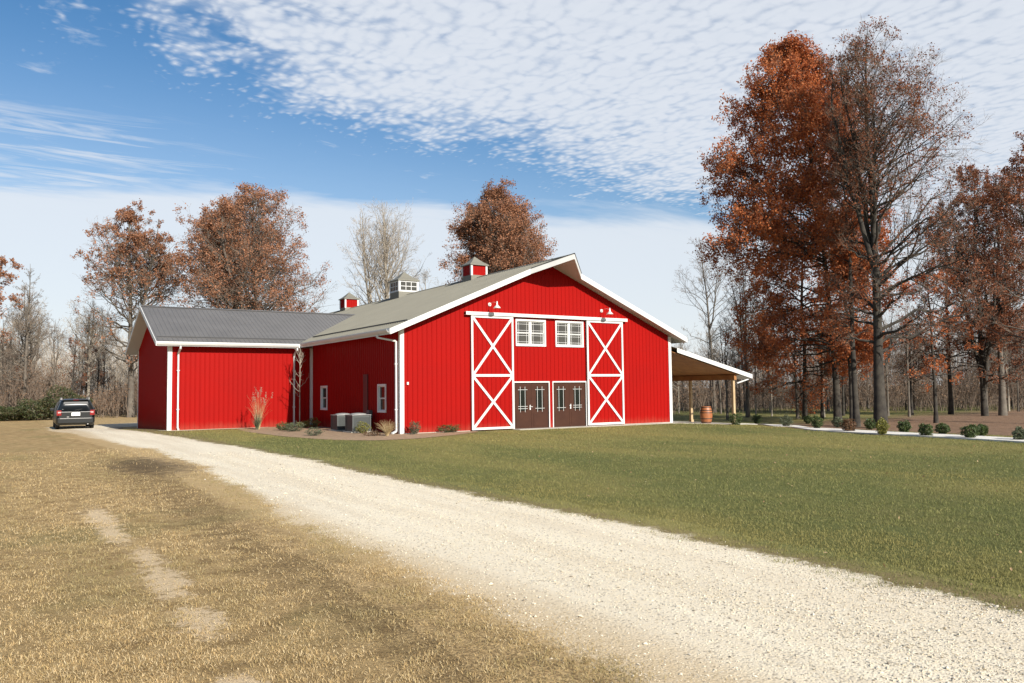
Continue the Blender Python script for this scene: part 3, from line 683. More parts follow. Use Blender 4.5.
# cupolas --------------------------------------------------------------------
def cupola(v, hs, z_top, z_eave, z_base, kind):
    u = W/2
    mb = MB(); mb.box(u-hs+.01, u+hs-.01, v-hs+.01, v+hs-.01, zr(u+hs)-.15, z_base+.02)
    cp = mb.build('cupola', 'rooftan' if kind == 'red' else 'rooftan', barn)
    b = MB(); q = hs-.03
    if kind == 'red':
        for (o, ex, n) in (((u-q, v-q), (1, 0), (0, -1)), ((u-q, v-q), (0, 1), (-1, 0)), ((u+q, v-q), (0, 1), (1, 0)), ((u-q, v+q), (1, 0), (0, 1))):
            ribbed(b, o, ex, n, 2*q, z_base, lambda s: z_eave, pitch=.19, h=.012)
        b.build('cupola_wall', 'red', cp, off=(0, 0, 0))
    else:
        pass
    w_ = .10 if kind == 'red' else .13
    for sx in (-1, 1):
        for sy in (-1, 1):
            t = MB(); t.box(min(u+sx*(hs+.012), u+sx*(hs-w_)), max(u+sx*(hs+.012), u+sx*(hs-w_)), min(v+sy*(hs+.012), v+sy*(hs-w_)), max(v+sy*(hs+.012), v+sy*(hs-w_)), z_base-.02, z_eave); t.build('corner_trim', 'white', cp, off=(0, 0, 0))
    if kind != 'red':
        f = MB(); g_ = MB(); c = hs-w_
        for ax in (0, 1):
            for sg in (-1, 1):
                def bx(m_, s0, s1, n0, n1, z0, z1):
                    a0, a1 = sorted((sg*n0, sg*n1))
                    if ax == 0: m_.box(u+s0, u+s1, v+a0, v+a1, z0, z1)
                    else: m_.box(u+a0, u+a1, v+s0, v+s1, z0, z1)
                z0, z1 = z_base-.02, z_eave
                bx(f, -c, c, hs-.05, hs, z0, z0+.10); bx(f, -c, c, hs-.05, hs, z1-.08, z1)
                for k in (-1, 1): bx(f, k*c/3-.02, k*c/3+.02, hs-.045, hs-.005, z0+.10, z1-.08)
                bx(f, -c, c, hs-.04, hs-.01, (z0+z1)/2-.018, (z0+z1)/2+.022); bx(g_, -c, c, hs-.032, hs-.026, z0+.10, z1-.08)
        f.build('window_frame', 'white', cp, off=(0, 0, 0)); g_.build('pane', 'glasslit', cp, off=(0, 0, 0))
    r = MB(); h2 = hs+.075; ft = z_eave+.05
    prof = [(h2, z_eave), (h2, ft), (h2*.62, ft+(z_top-ft)*.32), (h2*.28, ft+(z_top-ft)*.70), (.02, z_top)]
    sq = lambda h, z: [(u-h, v-h, z), (u+h, v-h, z), (u+h, v+h, z), (u-h, v+h, z)]
    for (h0, z0), (h1, z1) in zip(prof[:-1], prof[1:]):
        A, B = sq(h0, z0), sq(h1, z1)
        for i in range(4): j = (i+1) % 4; r.face(A[i], A[j], B[j], B[i])
    r.face(*sq(h2, z_eave)[::-1]); r.build('cupola_roof', 'rooftan', cp, off=(0, 0, 0))
cupola(6.95, .50, 9.0, 8.47, 7.92, 'red'); cupola(15.9, .68, 9.32, 8.68, 8.0, 'white'); cupola(25.3, .52, 9.02, 8.47, 7.85, 'red')
# downspouts -------------------------------------------------------------------
def spout(pts, w=.085, d=.07):
    mb = MB()
    for a, b in zip(pts[:-1], pts[1:]): mb.bar(a, b, w, d, up=(0, 0, 1) if abs(a[2]-b[2]) < .5*abs(np.linalg.norm(np.array(a)-np.array(b))) else (1, 0, 0))
    zs = [1.0, 2.9]
    for z in zs: p = pts[-3]; mb.box(p[0]-.065, p[0]+.065, p[1]-.05, p[1]+.05, z, z+.035)
    return mb.build('downspout', 'white', barn)
spout([(-OE-.10, .62, 4.15), (-OE-.10, .62, 4.03), (-.09, .24, 3.88), (-.09, .24, .18), (-.09, .24, .12), (-.34, .12, .04)])
spout([(WU0+.44, WV0-.6, 4.1), (WU0+.44, WV0-.6, 3.98), (WU0+.44, WV0-.085, 3.75), (WU0+.44, WV0-.085, .15), (WU0+.44, WV0-.085, .12), (WU0+.44, WV0-.3, .04)])
spout([(-.90, WV0-.6, 4.1), (-.90, WV0-.6, 3.98), (-.90, WV0-.085, 3.75), (-.90, WV0-.085, .15), (-.90, WV0-.085, .12), (-.90, WV0-.3, .04)])
# dark maroon strip and utilities on the side wall
mb = MB(); mb.box(-.045, -.0, 3.42, 3.92, .35, 2.56); mb.build('dark_wall_strip', 'maroon', barn)
mb = MB(); mb.box(-.16, -.0, 2.95, 3.25, .62, .95); mb.tube([(-.07, 3.1, .62), (-.07, 3.1, .0)], .025, 6); mb.build('disconnect_box', 'acgrey', barn)
mb = MB(); mb.box(.27, .35, -.07, -.0, 2.05, 2.16); mb.build('outlet', 'vinyl', barn)

# side porch -------------------------------------------------------------------
PU = 20.15; PV1 = 14.0; LZ0 = 3.84; LS = .243; LU1 = 21.26
def zl(u): return LZ0-LS*(u-15.6)
mb = MB(); ps = strips(-.08, PV1+.1)
for (va, na), (vb, nb) in zip(ps[:-1], ps[1:]):
    mb.face((15.28, va, zl(15.28)+na), (15.28, vb, zl(15.28)+nb), (LU1, vb, zl(LU1)+nb), (LU1, va, zl(LU1)+na))
pr = mb.build('porch_roof', 'rooftan', barn)
mb = MB(); tt = .24
nb_ = 34
for k in range(nb_):                              # tongue and groove ceiling boards along the slope
    va, vb = .0+k*(PV1)/nb_+.004, .0+(k+1)*PV1/nb_-.004
    mb.hexa([(15.28, va, zl(15.28)-tt-.02), (PU+.14, va, zl(PU+.14)-tt-.02), (PU+.14, vb, zl(PU+.14)-tt-.02), (15.28, vb, zl(15.28)-tt-.02)], [(15.28, va, zl(15.28)-tt), (PU+.14, va, zl(PU+.14)-tt), (PU+.14, vb, zl(PU+.14)-tt), (15.28, vb, zl(15.28)-tt)])
mb.build('porch_ceiling', 'wood', barn)
mb = MB(); mb.face((PU+.15, -.07, zl(PU+.15)-tt), (LU1, -.07, zl(LU1)-tt), (LU1, PV1, zl(LU1)-tt), (PU+.15, PV1, zl(PU+.15)-tt)); mb.build('porch_soffit', 'soffit', barn)
mb = MB(); fascia(mb, (15.62, -.08, zl(15.62)), (LU1, -.08, zl(LU1)), low=.22); mb.build('porch_fascia', 'white', barn)
mb = MB(); fascia(mb, (LU1, -.08, zl(LU1)), (LU1, PV1, zl(LU1)), low=.22, nrm=(1, 0)); mb.build('porch_fascia', 'white', barn)
mb = MB(); fascia(mb, (15.28, PV1, zl(15.28)), (LU1, PV1, zl(LU1)), low=.22, nrm=(0, 1)); mb.build('porch_fascia', 'white', barn)
mb = MB(); mb.box(PU-.09, PU+.09, .12, PV1-.02, 2.36-.18, 2.36+.10); mb.build('porch_beam', 'wood', barn)
for v in (.30, 3.55, 7.0, 10.4, 13.7):
    gzv = float(gzm(PU, v)); mb = MB(); mb.box(PU-.075, PU+.075, v-.075, v+.075, gzv-.05, 2.20)
    po = mb.build('porch_post', 'post', barn, bevel=.008)
    mb = MB(); mb.box(PU-.10, PU+.10, v-.10, v+.10, gzv, gzv+.16); mb.build('post_base', 'post', po, off=(0, 0, 0))
mb = MB(); mb.bar((PU+.95, .05, 2.22), (PU+.12, .12, 2.0), .07, .06); mb.build('downspout', 'white', barn)
mb = MB(); mb.tube([(17.3, 3.4, 2.95), (17.3, 3.4, 2.5)], .01, 5); mb.lathe([(.05, 0), (.10, -.1), (.09, -.3), (.04, -.34)], (17.3, 3.4, 2.5), 8); mb.build('hanging_lantern', 'darkline', barn)
# slab (structure): follows the small fall of the ground
def slab(name, u0, u1, v0, v1, top, n=8):
    mb = MB()
    for k in range(n):
        a, b = u0+(u1-u0)*k/n, u0+(u1-u0)*(k+1)/n
        q = lambda u, v, d: (u, v, float(gzm(u, v))+d)
        mb.hexa([q(a, v0, -.3), q(b, v0, -.3), q(b, v1, -.3), q(a, v1, -.3)], [q(a, v0, top), q(b, v0, top), q(b, v1, top), q(a, v1, top)])
    return tag(mb.build(name, 'concrete'), kind='structure')
slab('porch_slab', 15.28, 21.3, -.75, PV1, .03)
slab('entrance_apron', 5.4, 15.24, -.75, -.03, .022)

# ------------------------------------------------------------------ air conditioners
def ac_unit(c, s, hgt, label):
    e = empty('air_conditioner', c, label, 'air conditioner', 'air conditioning units beside the barn')
    x, y, z = c; h = s/2
    mb = MB(); mb.box(x-h-.08, x+h+.08, y-h-.08, y+h+.08, z-.05, z+.06); mb.build('pad', 'concrete', e)
    mb = MB(); mb.box(x-h+.03, x+h-.03, y-h+.03, y+h-.03, z+.062, z+hgt-.04)
    for sx in (-1, 1):
        for sy in (-1, 1): mb.box(min(x+sx*h, x+sx*(h-.06)), max(x+sx*h, x+sx*(h-.06)), min(y+sy*h, y+sy*(h-.06)), max(y+sy*h, y+sy*(h-.06)), z+.061, z+hgt-.03)
    b = mb.build('cabinet', 'acgrey', e, bevel=.006)
    lv = MB(); zz = z+.10
    while zz < z+hgt-.10:
        lv.box(x-h+.06, x+h-.06, y-h+.008, y-h+.029, zz, zz+.012); lv.box(x-h+.06, x+h-.06, y+h-.029, y+h-.008, zz, zz+.012)
        lv.box(x-h+.008, x-h+.029, y-h+.06, y+h-.06, zz, zz+.012); lv.box(x+h-.029, x+h-.008, y-h+.06, y+h-.06, zz, zz+.012); zz += .035
    lv.build('louvre', 'acgrey', e)
    t = MB(); t.box(x-h-.012, x+h+.012, y-h-.012, y+h+.012, z+hgt-.029, z+hgt); t.build('lid', 'aclight', e, bevel=.01)
    f = MB(); f.lathe([(h*.86, 0), (h*.84, .03), (h*.55, .06), (h*.2, .075), (.0, .078)], (x, y, z+hgt), 24); f.build('fan_guard', 'aclight', e, smooth=True)
ac_unit((-.72, 4.72, 0), .82, .74, 'grey air conditioning unit farther from the barn corner, left of its twin')
ac_unit((-.72, 2.85, 0), .86, .78, 'grey air conditioning unit nearer the barn corner, right of its twin')

# ------------------------------------------------------------------ barrel
bp = (19.0, 1.25, float(gz(19.0, 1.25))+.03)
e = empty('wooden_barrel', bp, 'orange brown oak barrel with dark hoops standing on the porch slab', 'barrel')
prof = [(.26, .0)]+[(.26+.075*math.sin(math.pi*t), .92*t) for t in np.linspace(.04, .96, 12)]+[(.26, .92)]
mb = MB(); mb.lathe(prof, bp, 28); mb.build('staves', 'barrel', e, smooth=True)
for t in (.06, .27, .42, .62, .76, .94)[0:6:1]:
    if t == .42: continue
    mb = MB(); r = .26+.075*math.sin(math.pi*t)+.006
    mb.lathe([(r-.02, -.022), (r, -.022), (r, .022), (r-.02, .022)], (bp[0], bp[1], bp[2]+.92*t), 28); mb.build('hoop', 'hoop', e)
mb = MB(); mb.lathe([(.25, .0), (.25, .012)], (bp[0], bp[1], bp[2]+.905), 24); mb.build('barrel_head', 'barrel', e)

# ------------------------------------------------------------------ minivan (rear towards the camera, nose along +v)
def minivan(c):
    e = empty('minivan', c, 'dark grey minivan parked on the gravel with its back to the lawn', 'minivan')
    L = 5.1; cx, cy, cz = c
    # stations: y, z_bottom, z_belt, z_roof, half width low, belt, roof
    st = [(.00, .42, 1.00, 1.02, .84, .86, .80), (.05, .30, 1.03, 1.42, .95, .95, .72), (.16, .26, 1.05, 1.66, .985, .985, .70), (.40, .24, 1.05, 1.72, 1.0, .995, .72),
          (1.2, .24, 1.05, 1.75, 1.0, 1.0, .74), (2.4, .24, 1.04, 1.74, 1.0, 1.0, .74), (3.2, .24, 1.03, 1.66, 1.0, 1.0, .70), (3.65, .24, 1.02, 1.38, 1.0, .99, .70), (4.05, .24, 1.0, 1.08, .99, .98, .74),
          (4.6, .26, .92, .95, .97, .93, .72), (4.95, .30, .78, .80, .88, .84, .62), (5.1, .42, .60, .62, .70, .66, .5)]
    V = []; ring = 16
    for (y, zb, zt, zf, wl, wb, wf) in st:
        half = [(0, zb), (wl*.9, zb), (wl*.985, zb+.10), (wl, zb+.28), (wb*1.0, (zb+.28+zt)/2), (wb*.985, zt), (wf+(wb-wf)*.35, zt+(zf-zt)*.62), (wf+.02, zf-.05*(zf > zt+.1)), (wf*.75, zf), (0, zf+.01)]
        pts = half+[(-a, b) for a, b in half[-2:0:-1]]
        V.append([(cx+a, cy+y, cz+b) for a, b in pts])
    n = len(V[0]); mb = MB(); mb.v = [p for r in V for p in r]
    for k in range(len(V)-1):
        for j in range(n): mb.f.append((k*n+j, k*n+(j+1) % n, (k+1)*n+(j+1) % n, (k+1)*n+j))
    mb.f.append(tuple(range(n))); mb.f.append(tuple((len(V)-1)*n+j for j in range(n))[::-1])
    body = mb.build('body', 'carpaint', e, smooth=True)
    for p in body.data.polygons: p.use_smooth = len(p.vertices) == 4
    body.data.materials.clear(); body.data.materials.append(M['carpaint'])
    def G(name, m, parent=e, **k): return lambda mb: mb.build(name, m, parent, off=tuple(e.location), **k)
    # tailgate window
    mb = MB(); mb.hexa([(cx-.72, cy+.012, cz+1.12), (cx+.72, cy+.012, cz+1.12), (cx+.70, cy+.08, cz+1.12), (cx-.70, cy+.08, cz+1.12)], [(cx-.62, cy+.10, cz+1.60), (cx+.62, cy+.10, cz+1.60), (cx+.6, cy+.2, cz+1.60), (cx-.6, cy+.2, cz+1.60)])
    mb.build('rear_window', 'carglass', e, bevel=.02)
    mb = MB(); mb.bar((cx-.05, cy-.005, cz+1.10), (cx+.32, cy+.01, cz+1.16), .02, .02); mb.build('wiper', 'black', e)
    mb = MB(); mb.box(cx-.68, cx+.68, cy-.02, cy+.25, cz+1.665, cz+1.70); mb.build('spoiler', 'carpaint', e, bevel=.01)
    mb = MB(); mb.box(cx-.14, cx+.14, cy-.03, cy-.021, cz+1.672, cz+1.692); mb.build('brake_light', 'taillight', e)
    mb = MB(); mb.box(cx-.80, cx+.80, cy-.018, cy+.02, cz+.985, cz+1.015); mb.build('chrome_strip', 'alloy', e)
    mb = MB(); mb.box(cx-.27, cx+.27, cy-.03, cy+.02, cz+.74, cz+1.0); pl = mb.build('plate_recess', 'carpaint', e)
    mb = MB(); mb.box(cx-.22, cx+.22, cy-.042, cy-.031, cz+.78, cz+.97); mb.build('licence_plate', 'plate', e, bevel=.004)
    for s in (-1, 1):
        mb = MB(); a, b = sorted((cx+s*.72, cx+s*.965)); mb.box(a, b, cy-.012, cy+.16, cz+.80, cz+1.10)
        tl = mb.build('taillight', 'taillight', e, bevel=.02)
        mb = MB(); a, b = sorted((cx+s*.76, cx+s*.90)); mb.box(a, b, cy-.02, cy-.008, cz+.94, cz+1.02); mb.build('reversing_lens', 'lens', tl, off=tuple(e.location))
        # side glass
        for (y0, y1) in ((.55, 1.55), (1.62, 2.55), (2.62, 3.35)):
            t0, t1 = (.0, .0) if y1 < 3 else (0, .35)
            x0, x1 = cx+s*1.0, cx+s*.80
            q = [(x0, cy+y0, cz+1.09), (x0, cy+y1+t1*.6, cz+1.09), (x1+s*.02, cy+y1, cz+1.55), (x1+s*.02, cy+y0, cz+1.55)]
            mb = MB(); mb.hexa(q, [(p[0]-s*.03, p[1], p[2]) for p in q]); mb.build('side_window', 'carglass', e)
        mb = MB(); mb.tube([(cx+s*.69, cy+.5, cz+1.80), (cx+s*.71, cy+2.6, cz+1.80)], .022, 6)
        for yy in (.55, 1.55, 2.55): mb.box(cx+s*.70-.02, cx+s*.70+.02, cy+yy-.03, cy+yy+.03, cz+1.70, cz+1.79)
        mb.build('roof_rail', 'alloy', e)
        mb = MB(); a, b = sorted((cx+s*.98, cx+s*1.20)); mb.box(a, b, cy+3.25, cy+3.37, cz+1.02, cz+1.20); mb.build('wing_mirror', 'carpaint', e, bevel=.03)
        mb = MB(); a, b = sorted((cx+s*.55, cx+s*.75)); mb.box(a, b, cy-.03, cy+.0, cz+.44, cz+.49); mb.build('reflector', 'taillight', e)
        for yy in (1.0, 4.05):
            x0 = cx+s*.88; mb = MB()
            prof = [(.20, -.11), (.30, -.115), (.335, -.09), (.34, 0), (.335, .09), (.30, .115), (.20, .11)]; nn = 28
            i0 = 0
            for r, o_ in prof:
                for j in range(nn): t = 2*math.pi*j/nn; mb.v.append((x0+o_, cy+yy+r*math.cos(t), cz+.34+r*math.sin(t)))
            for k in range(len(prof)-1):
                for j in range(nn): mb.f.append((k*nn+j, k*nn+(j+1) % nn, (k+1)*nn+(j+1) % nn, (k+1)*nn+j))
            wh = mb.build('wheel', 'rubber', e, smooth=True)
            mb = MB(); xo = x0+s*.09
            for j in range(5):
                t = 2*math.pi*j/5; mb.bar((xo, cy+yy, cz+.34), (xo, cy+yy+.2*math.cos(t), cz+.34+.2*math.sin(t)), .05, .03, up=(1, 0, 0))
            mb.tube([(xo-.02, cy+yy, cz+.34), (xo+.02, cy+yy, cz+.34)], .05, 10)
            for j in range(20):
                t0, t1 = 2*math.pi*j/20, 2*math.pi*(j+1)/20
                mb.bar((xo, cy+yy+.2*math.cos(t0), cz+.34+.2*math.sin(t0)), (xo, cy+yy+.2*math.cos(t1), cz+.34+.2*math.sin(t1)), .03, .03, up=(1, 0, 0))
            mb.build('rim', 'alloy', wh, off=tuple(e.location))
    mb = MB(); mb.hexa([(cx-.90, cy-.06, cz+.36), (cx+.90, cy-.06, cz+.36), (cx+.985, cy+.25, cz+.36), (cx-.985, cy+.25, cz+.36)], [(cx-.92, cy-.06, cz+.66), (cx+.92, cy-.06, cz+.66), (cx+.985, cy+.25, cz+.66), (cx-.985, cy+.25, cz+.66)])
    mb.build('bumper', 'carpaint', e, bevel=.03)
    mb = MB(); mb.box(cx-.8, cx+.8, cy-.064, cy-.0605, cz+.62, cz+.65); mb.build('bumper_trim', 'alloy', e)
    mb = MB(); mb.tube([(cx+.62, cy-.02, cz+.30), (cx+.62, cy+.4, cz+.30)], .035, 10); mb.build('exhaust_pipe', 'alloy', e)
    mb = MB(); mb.box(cx-.45, cx-.34, cy-.03, cy-.0, cz+.70, cz+.74); mb.build('badge', 'alloy', e)
    e.rotation_euler = (0, 0, rad(-1.5))
    return e
cp = at(75.5, 429.6)
minivan((cp[0], cp[1], cp[2]+.01))

# ------------------------------------------------------------------ vegetation engine (vectorised)
def nrm(a): return a/np.maximum(np.linalg.norm(a, axis=-1, keepdims=True), 1e-9)
def tubes(paths, radii, sides):
    """paths (N,P,3), radii (N,P) -> verts, quads"""
    Nn, P, _ = paths.shape
    d = np.empty_like(paths); d[:, 1:-1] = paths[:, 2:]-paths[:, :-2] if P > 2 else 0; d[:, 0] = paths[:, 1]-paths[:, 0]; d[:, -1] = paths[:, -1]-paths[:, -2]
    d = nrm(d); ref = np.where(np.abs(d[..., 2:3]) < .9, np.array([0, 0, 1.0]), np.array([1.0, 0, 0])); a = nrm(np.cross(d, ref)); b = np.cross(d, a)
    t = np.arange(sides)*2*math.pi/sides
    V = paths[:, :, None, :]+radii[:, :, None, None]*(a[:, :, None, :]*np.cos(t)[None, None, :, None]+b[:, :, None, :]*np.sin(t)[None, None, :, None])
    idx = np.arange(Nn*P*sides).reshape(Nn, P, sides)
    A = idx[:, :-1, :]; B = np.roll(A, -1, axis=2); C = idx[:, 1:, :]; D = np.roll(C, -1, axis=2)
    return V.reshape(-1, 3), np.stack([A, B, D, C], -1).reshape(-1, 4)
def spawn(rs, paths, radii, k, t0, t1, ang, ratio, up=.15, P=4, wig=.06, rmul=.55, rmin=.004, lens=None):
    """k children on every path"""
    Nn, PP, _ = paths.shape; par = np.repeat(np.arange(Nn), k); k = len(par)/Nn if np.ndim(k) else k; NK = len(par); t = t0+(t1-t0)*rs.uniform(0, 1, NK)**.75
    s = t*(PP-1); i = np.minimum(s.astype(int), PP-2); f = (s-i)[:, None]
    p0, p1 = paths[par, i], paths[par, i+1]; pos = p0*(1-f)+p1*f; tan = nrm(p1-p0); r0 = radii[par, i]*(1-f[:, 0])+radii[par, i+1]*f[:, 0]
    plen = np.linalg.norm(np.diff(paths, axis=1), axis=2).sum(1)[par]
    perp = nrm(np.cross(tan, rs.normal(size=(NK, 3)))); a = rs.normal(ang, .18, NK)[:, None]
    d = nrm(tan*np.cos(a)+perp*np.sin(a)+np.array([0, 0, up])*rs.uniform(.4, 1.4, (NK, 1)))
    Ln = plen*ratio*(1.15-.65*t)*rs.uniform(.65, 1.25, NK) if lens is None else rs.uniform(lens[0], lens[1], NK)
    sp = np.linspace(0, 1, P)[None, :, None]
    q = pos[:, None, :]+d[:, None, :]*Ln[:, None, None]*sp
    q = q+np.array([0, 0, 1.0])*(up*.5*Ln)[:, None, None]*sp**2
    q[:, 1:] += np.cumsum(rs.normal(0, 1, (NK, P-1, 3)), axis=1)*(wig*Ln)[:, None, None]/math.sqrt(P)
    rb = np.maximum(r0*rmul, rmin); rr = rb[:, None]*(1-.75*np.linspace(0, 1, P)[None, :]); rr = np.maximum(rr, rmin*.55)
    return q, rr, par
def leaves(rs, pts, size, spread, flat=.5):
    n = len(pts); c = pts+rs.normal(0, spread, (n, 3)); nr = nrm(rs.normal(size=(n, 3))+np.array([0, 0, flat])); a = nrm(np.cross(nr, rs.normal(size=(n, 3)))); b = np.cross(nr, a)
    s = size*rs.uniform(.6, 1.35, (n, 1)); w = s*rs.uniform(.5, .8, (n, 1))
    cup = nr*s*rs.uniform(-.25, .25, (n, 1))
    V = np.stack([c-a*s, c-b*w+cup, c+a*s, c+b*w+cup], 1).reshape(-1, 3)
    i = np.arange(n)[:, None]*4; return V, np.concatenate([i, i+1, i+2, i+3], 1)
def pts_on(rs, paths, k, t0=.2, t1=1.0):
    Nn, PP, _ = paths.shape; par = np.repeat(np.arange(Nn), k); s = rs.uniform(t0, t1, Nn*k)*(PP-1); i = np.minimum(s.astype(int), PP-2); f = (s-i)[:, None]
    return paths[par, i]*(1-f)+paths[par, i+1]*f
def join(parts):
    V = []; Fs = {}; o = 0
    for v, f in parts:
        V.append(v); Fs.setdefault(f.shape[1], []).append(f+o); o += len(v)
    return np.vstack(V), [np.vstack(q) for q in Fs.values()]

def make_tree(label, base, H, seed, r0=.25, clear=.22, env=None, bias=(0, 0), lean=(0, 0), nprim=46, pitch=(5, 60), leaders=1, ksec=7, kter=5, ktw=4,
              leaf=None, nleaf=6, lsize=.07, keep=.8, bark='barkdk', twig='twig', group='trees around the barn', cat='tree', name='broadleaf_tree', sec_ratio=.42, droop=0.0, twr=.006, spread=.10, wob=.25, tw_len=None, leafz=None, leaders_from=.35):
    """tree > trunk (stem and limbs), crown (twigs and leaves). env(t): crown radius at height fraction t"""
    rs = np.random.RandomState(seed); B = np.array(base, float)
    e = empty(name, B, label, cat, group)
    P = 14; s = np.linspace(0, 1, P)
    stem = np.zeros((1, P, 3)); stem[0, :, 2] = s*H-.1*(s == 0)
    bow = s**1.4; stem[0, :, 0] = lean[0]*bow; stem[0, :, 1] = lean[1]*bow
    stem[0, 1:, :2] += np.cumsum(rs.normal(0, wob*H/17/4, (P-1, 2)), axis=0)*np.linspace(.3, 1, P-1)[:, None]
    sr = r0*(1-s)**.85*.92+.012; sr[0] = r0*1.35; sr[1] = r0*.98; sr = sr[None]
    stems, srs = [stem], [sr]
    for k in range(leaders-1):                     # forked leaders
        i = int(P*rs.uniform(leaders_from-.08, leaders_from+.12)); st_ = stem[0, i]; n2 = P-i; q = np.zeros((1, P, 3)); az = rs.uniform(0, 2*math.pi)+k*2.4
        tt = np.linspace(0, 1, P); out_ = (env(.75)*rs.uniform(.45, .8)) if env else 1.5
        hh = (H*rs.uniform(.82, .97)-st_[2])
        q[0, :, 0] = st_[0]+math.cos(az)*out_*np.sin(tt*math.pi/2)**.9+lean[0]*(tt*(1-i/P)); q[0, :, 1] = st_[1]+math.sin(az)*out_*np.sin(tt*math.pi/2)**.9+lean[1]*(tt*(1-i/P)); q[0, :, 2] = st_[2]+hh*tt
        q[0, 1:, :2] += np.cumsum(rs.normal(0, .07, (P-1, 2)), axis=0)
        stems.append(q); srs.append((sr[0, i]*.7*(1-tt)**.85+.012)[None])
    prim_p, prim_r = [], []
    for si, (q, rr) in enumerate(zip(stems, srs)):
        n = nprim if si == 0 else int(nprim*.55)
        z0 = clear*H if si == 0 else q[0, 0, 2]+.1*H
        hz = z0+(q[0, -1, 2]-z0)*rs.uniform(0, .94, n)**.9
        pos = np.stack([np.interp(hz, q[0, :, 2], q[0, :, k]) for k in range(3)], 1); rad_ = np.interp(hz, q[0, :, 2], rr[0])
        az = np.arange(n)*2.39996+rs.uniform(0, .8, n); tf = np.clip((hz/H-clear)/(1-clear), 0, 1)
        pit = np.radians(pitch[0]+(pitch[1]-pitch[0])*tf**.8+rs.normal(0, 7, n))
        d = np.stack([np.cos(az)*np.cos(pit), np.sin(az)*np.cos(pit), np.sin(pit)], 1)
        bz = 1+np.cos(az)*bias[0]+np.sin(az)*bias[1]; jit = rs.uniform(.88, 1.03, n)
        off = np.hypot(pos[:, 0]-np.interp(hz, stem[0, :, 2], stem[0, :, 0]), pos[:, 1]-np.interp(hz, stem[0, :, 2], stem[0, :, 1])) if si else 0
        Ln = np.full(n, 1.0)
        for _ in range(12):                        # length at which the tip meets the crown outline
            tz = np.clip(((hz+Ln*np.sin(pit))/H-clear)/(1-clear), 0, 1)
            Ln = .5*Ln+.5*np.maximum(np.array([env(t) for t in tz])*.86*bz-off*.6, .25)/np.maximum(np.cos(pit), .3)
        Ln = np.minimum(Ln*jit, np.where(pit > .1, (.985*H-hz)/np.maximum(np.sin(pit), .1), 99)); Ln = np.maximum(Ln, .3)
        Pp = 7; sp = np.linspace(0, 1, Pp)[None, :, None]; pp = pos[:, None, :]+d[:, None, :]*Ln[:, None, None]*sp
        curve = (.10-droop*(1-tf))*Ln; pp = pp+np.array([0, 0, 1.0])*curve[:, None, None]*sp**2
        pp[:, 1:] += np.cumsum(rs.normal(0, 1, (n, Pp-1, 3)), axis=1)*(.035*Ln)[:, None, None]
        pr = np.clip(rad_*.42, .012, .14)[:, None]*(1-.85*np.linspace(0, 1, Pp)[None])+.004
        prim_p.append(pp); prim_r.append(pr)
    PP_, PR_ = np.concatenate(prim_p), np.concatenate(prim_r)
    plen_ = np.linalg.norm(np.diff(PP_, axis=1), axis=2).sum(1); cnt = np.clip(np.round(ksec*plen_/plen_.mean()+rs.uniform(-.4, .4, len(plen_))), 1, 3*ksec).astype(int)
    sec, secr, _ = spawn(rs, PP_, PR_, cnt, .22, 1.0, .85, sec_ratio, up=.12-droop*.2, P=5, rmin=.008)
    ter, terr, pt = spawn(rs, sec, secr, kter, .2, 1.0, .8, .5, up=.12, P=4, rmin=twr)
    tw, twrr, ptw = spawn(rs, ter, terr, ktw, .15, 1.0, .7, .55, up=.12, P=3, rmin=twr, lens=tw_len)
    tr = join([tubes(q, rr, 10) for q, rr in zip(stems, srs)]+[tubes(PP_, PR_, 6), tubes(sec, secr, 4)])
    np_mesh('trunk', tr[0], tr[1], bark, e, smooth=True)
    cr = join([tubes(ter, terr, 3), tubes(tw, twrr, 3)]); crown = np_mesh('crown', cr[0], cr[1], twig, e)
    if leaf:
        keep_b = rs.uniform(size=len(sec)) < keep; kk = keep_b[pt][ptw]
        if leafz is not None:
            zt = tw[:, 0, 2]/H; kk &= rs.uniform(size=len(tw)) < np.array([leafz(a) for a in zt])
        tl = tw[kk]
        if len(tl):
            lv = leaves(rs, pts_on(rs, tl, nleaf), lsize, spread); np_mesh('leaves', lv[0], lv[1], leaf, crown)
    return e
def rightvec(k): return (RIGHT[0]*k, RIGHT[1]*k)
OAKENV = lambda R, a=.55: (lambda t: R*min(1.0, (t+.18)/.38)*max(.03, (1-t)**a) if t < 1 else .1)
def ROUND(R): return lambda t: R*max(.08, math.sin(math.pi*min(1, (t*.86+.16)))**.7)
def VASE(R): return lambda t: R*(.35+.65*math.sin(math.pi*min(1, t*.75+.12)))*max(.1, (1-t)**.25)

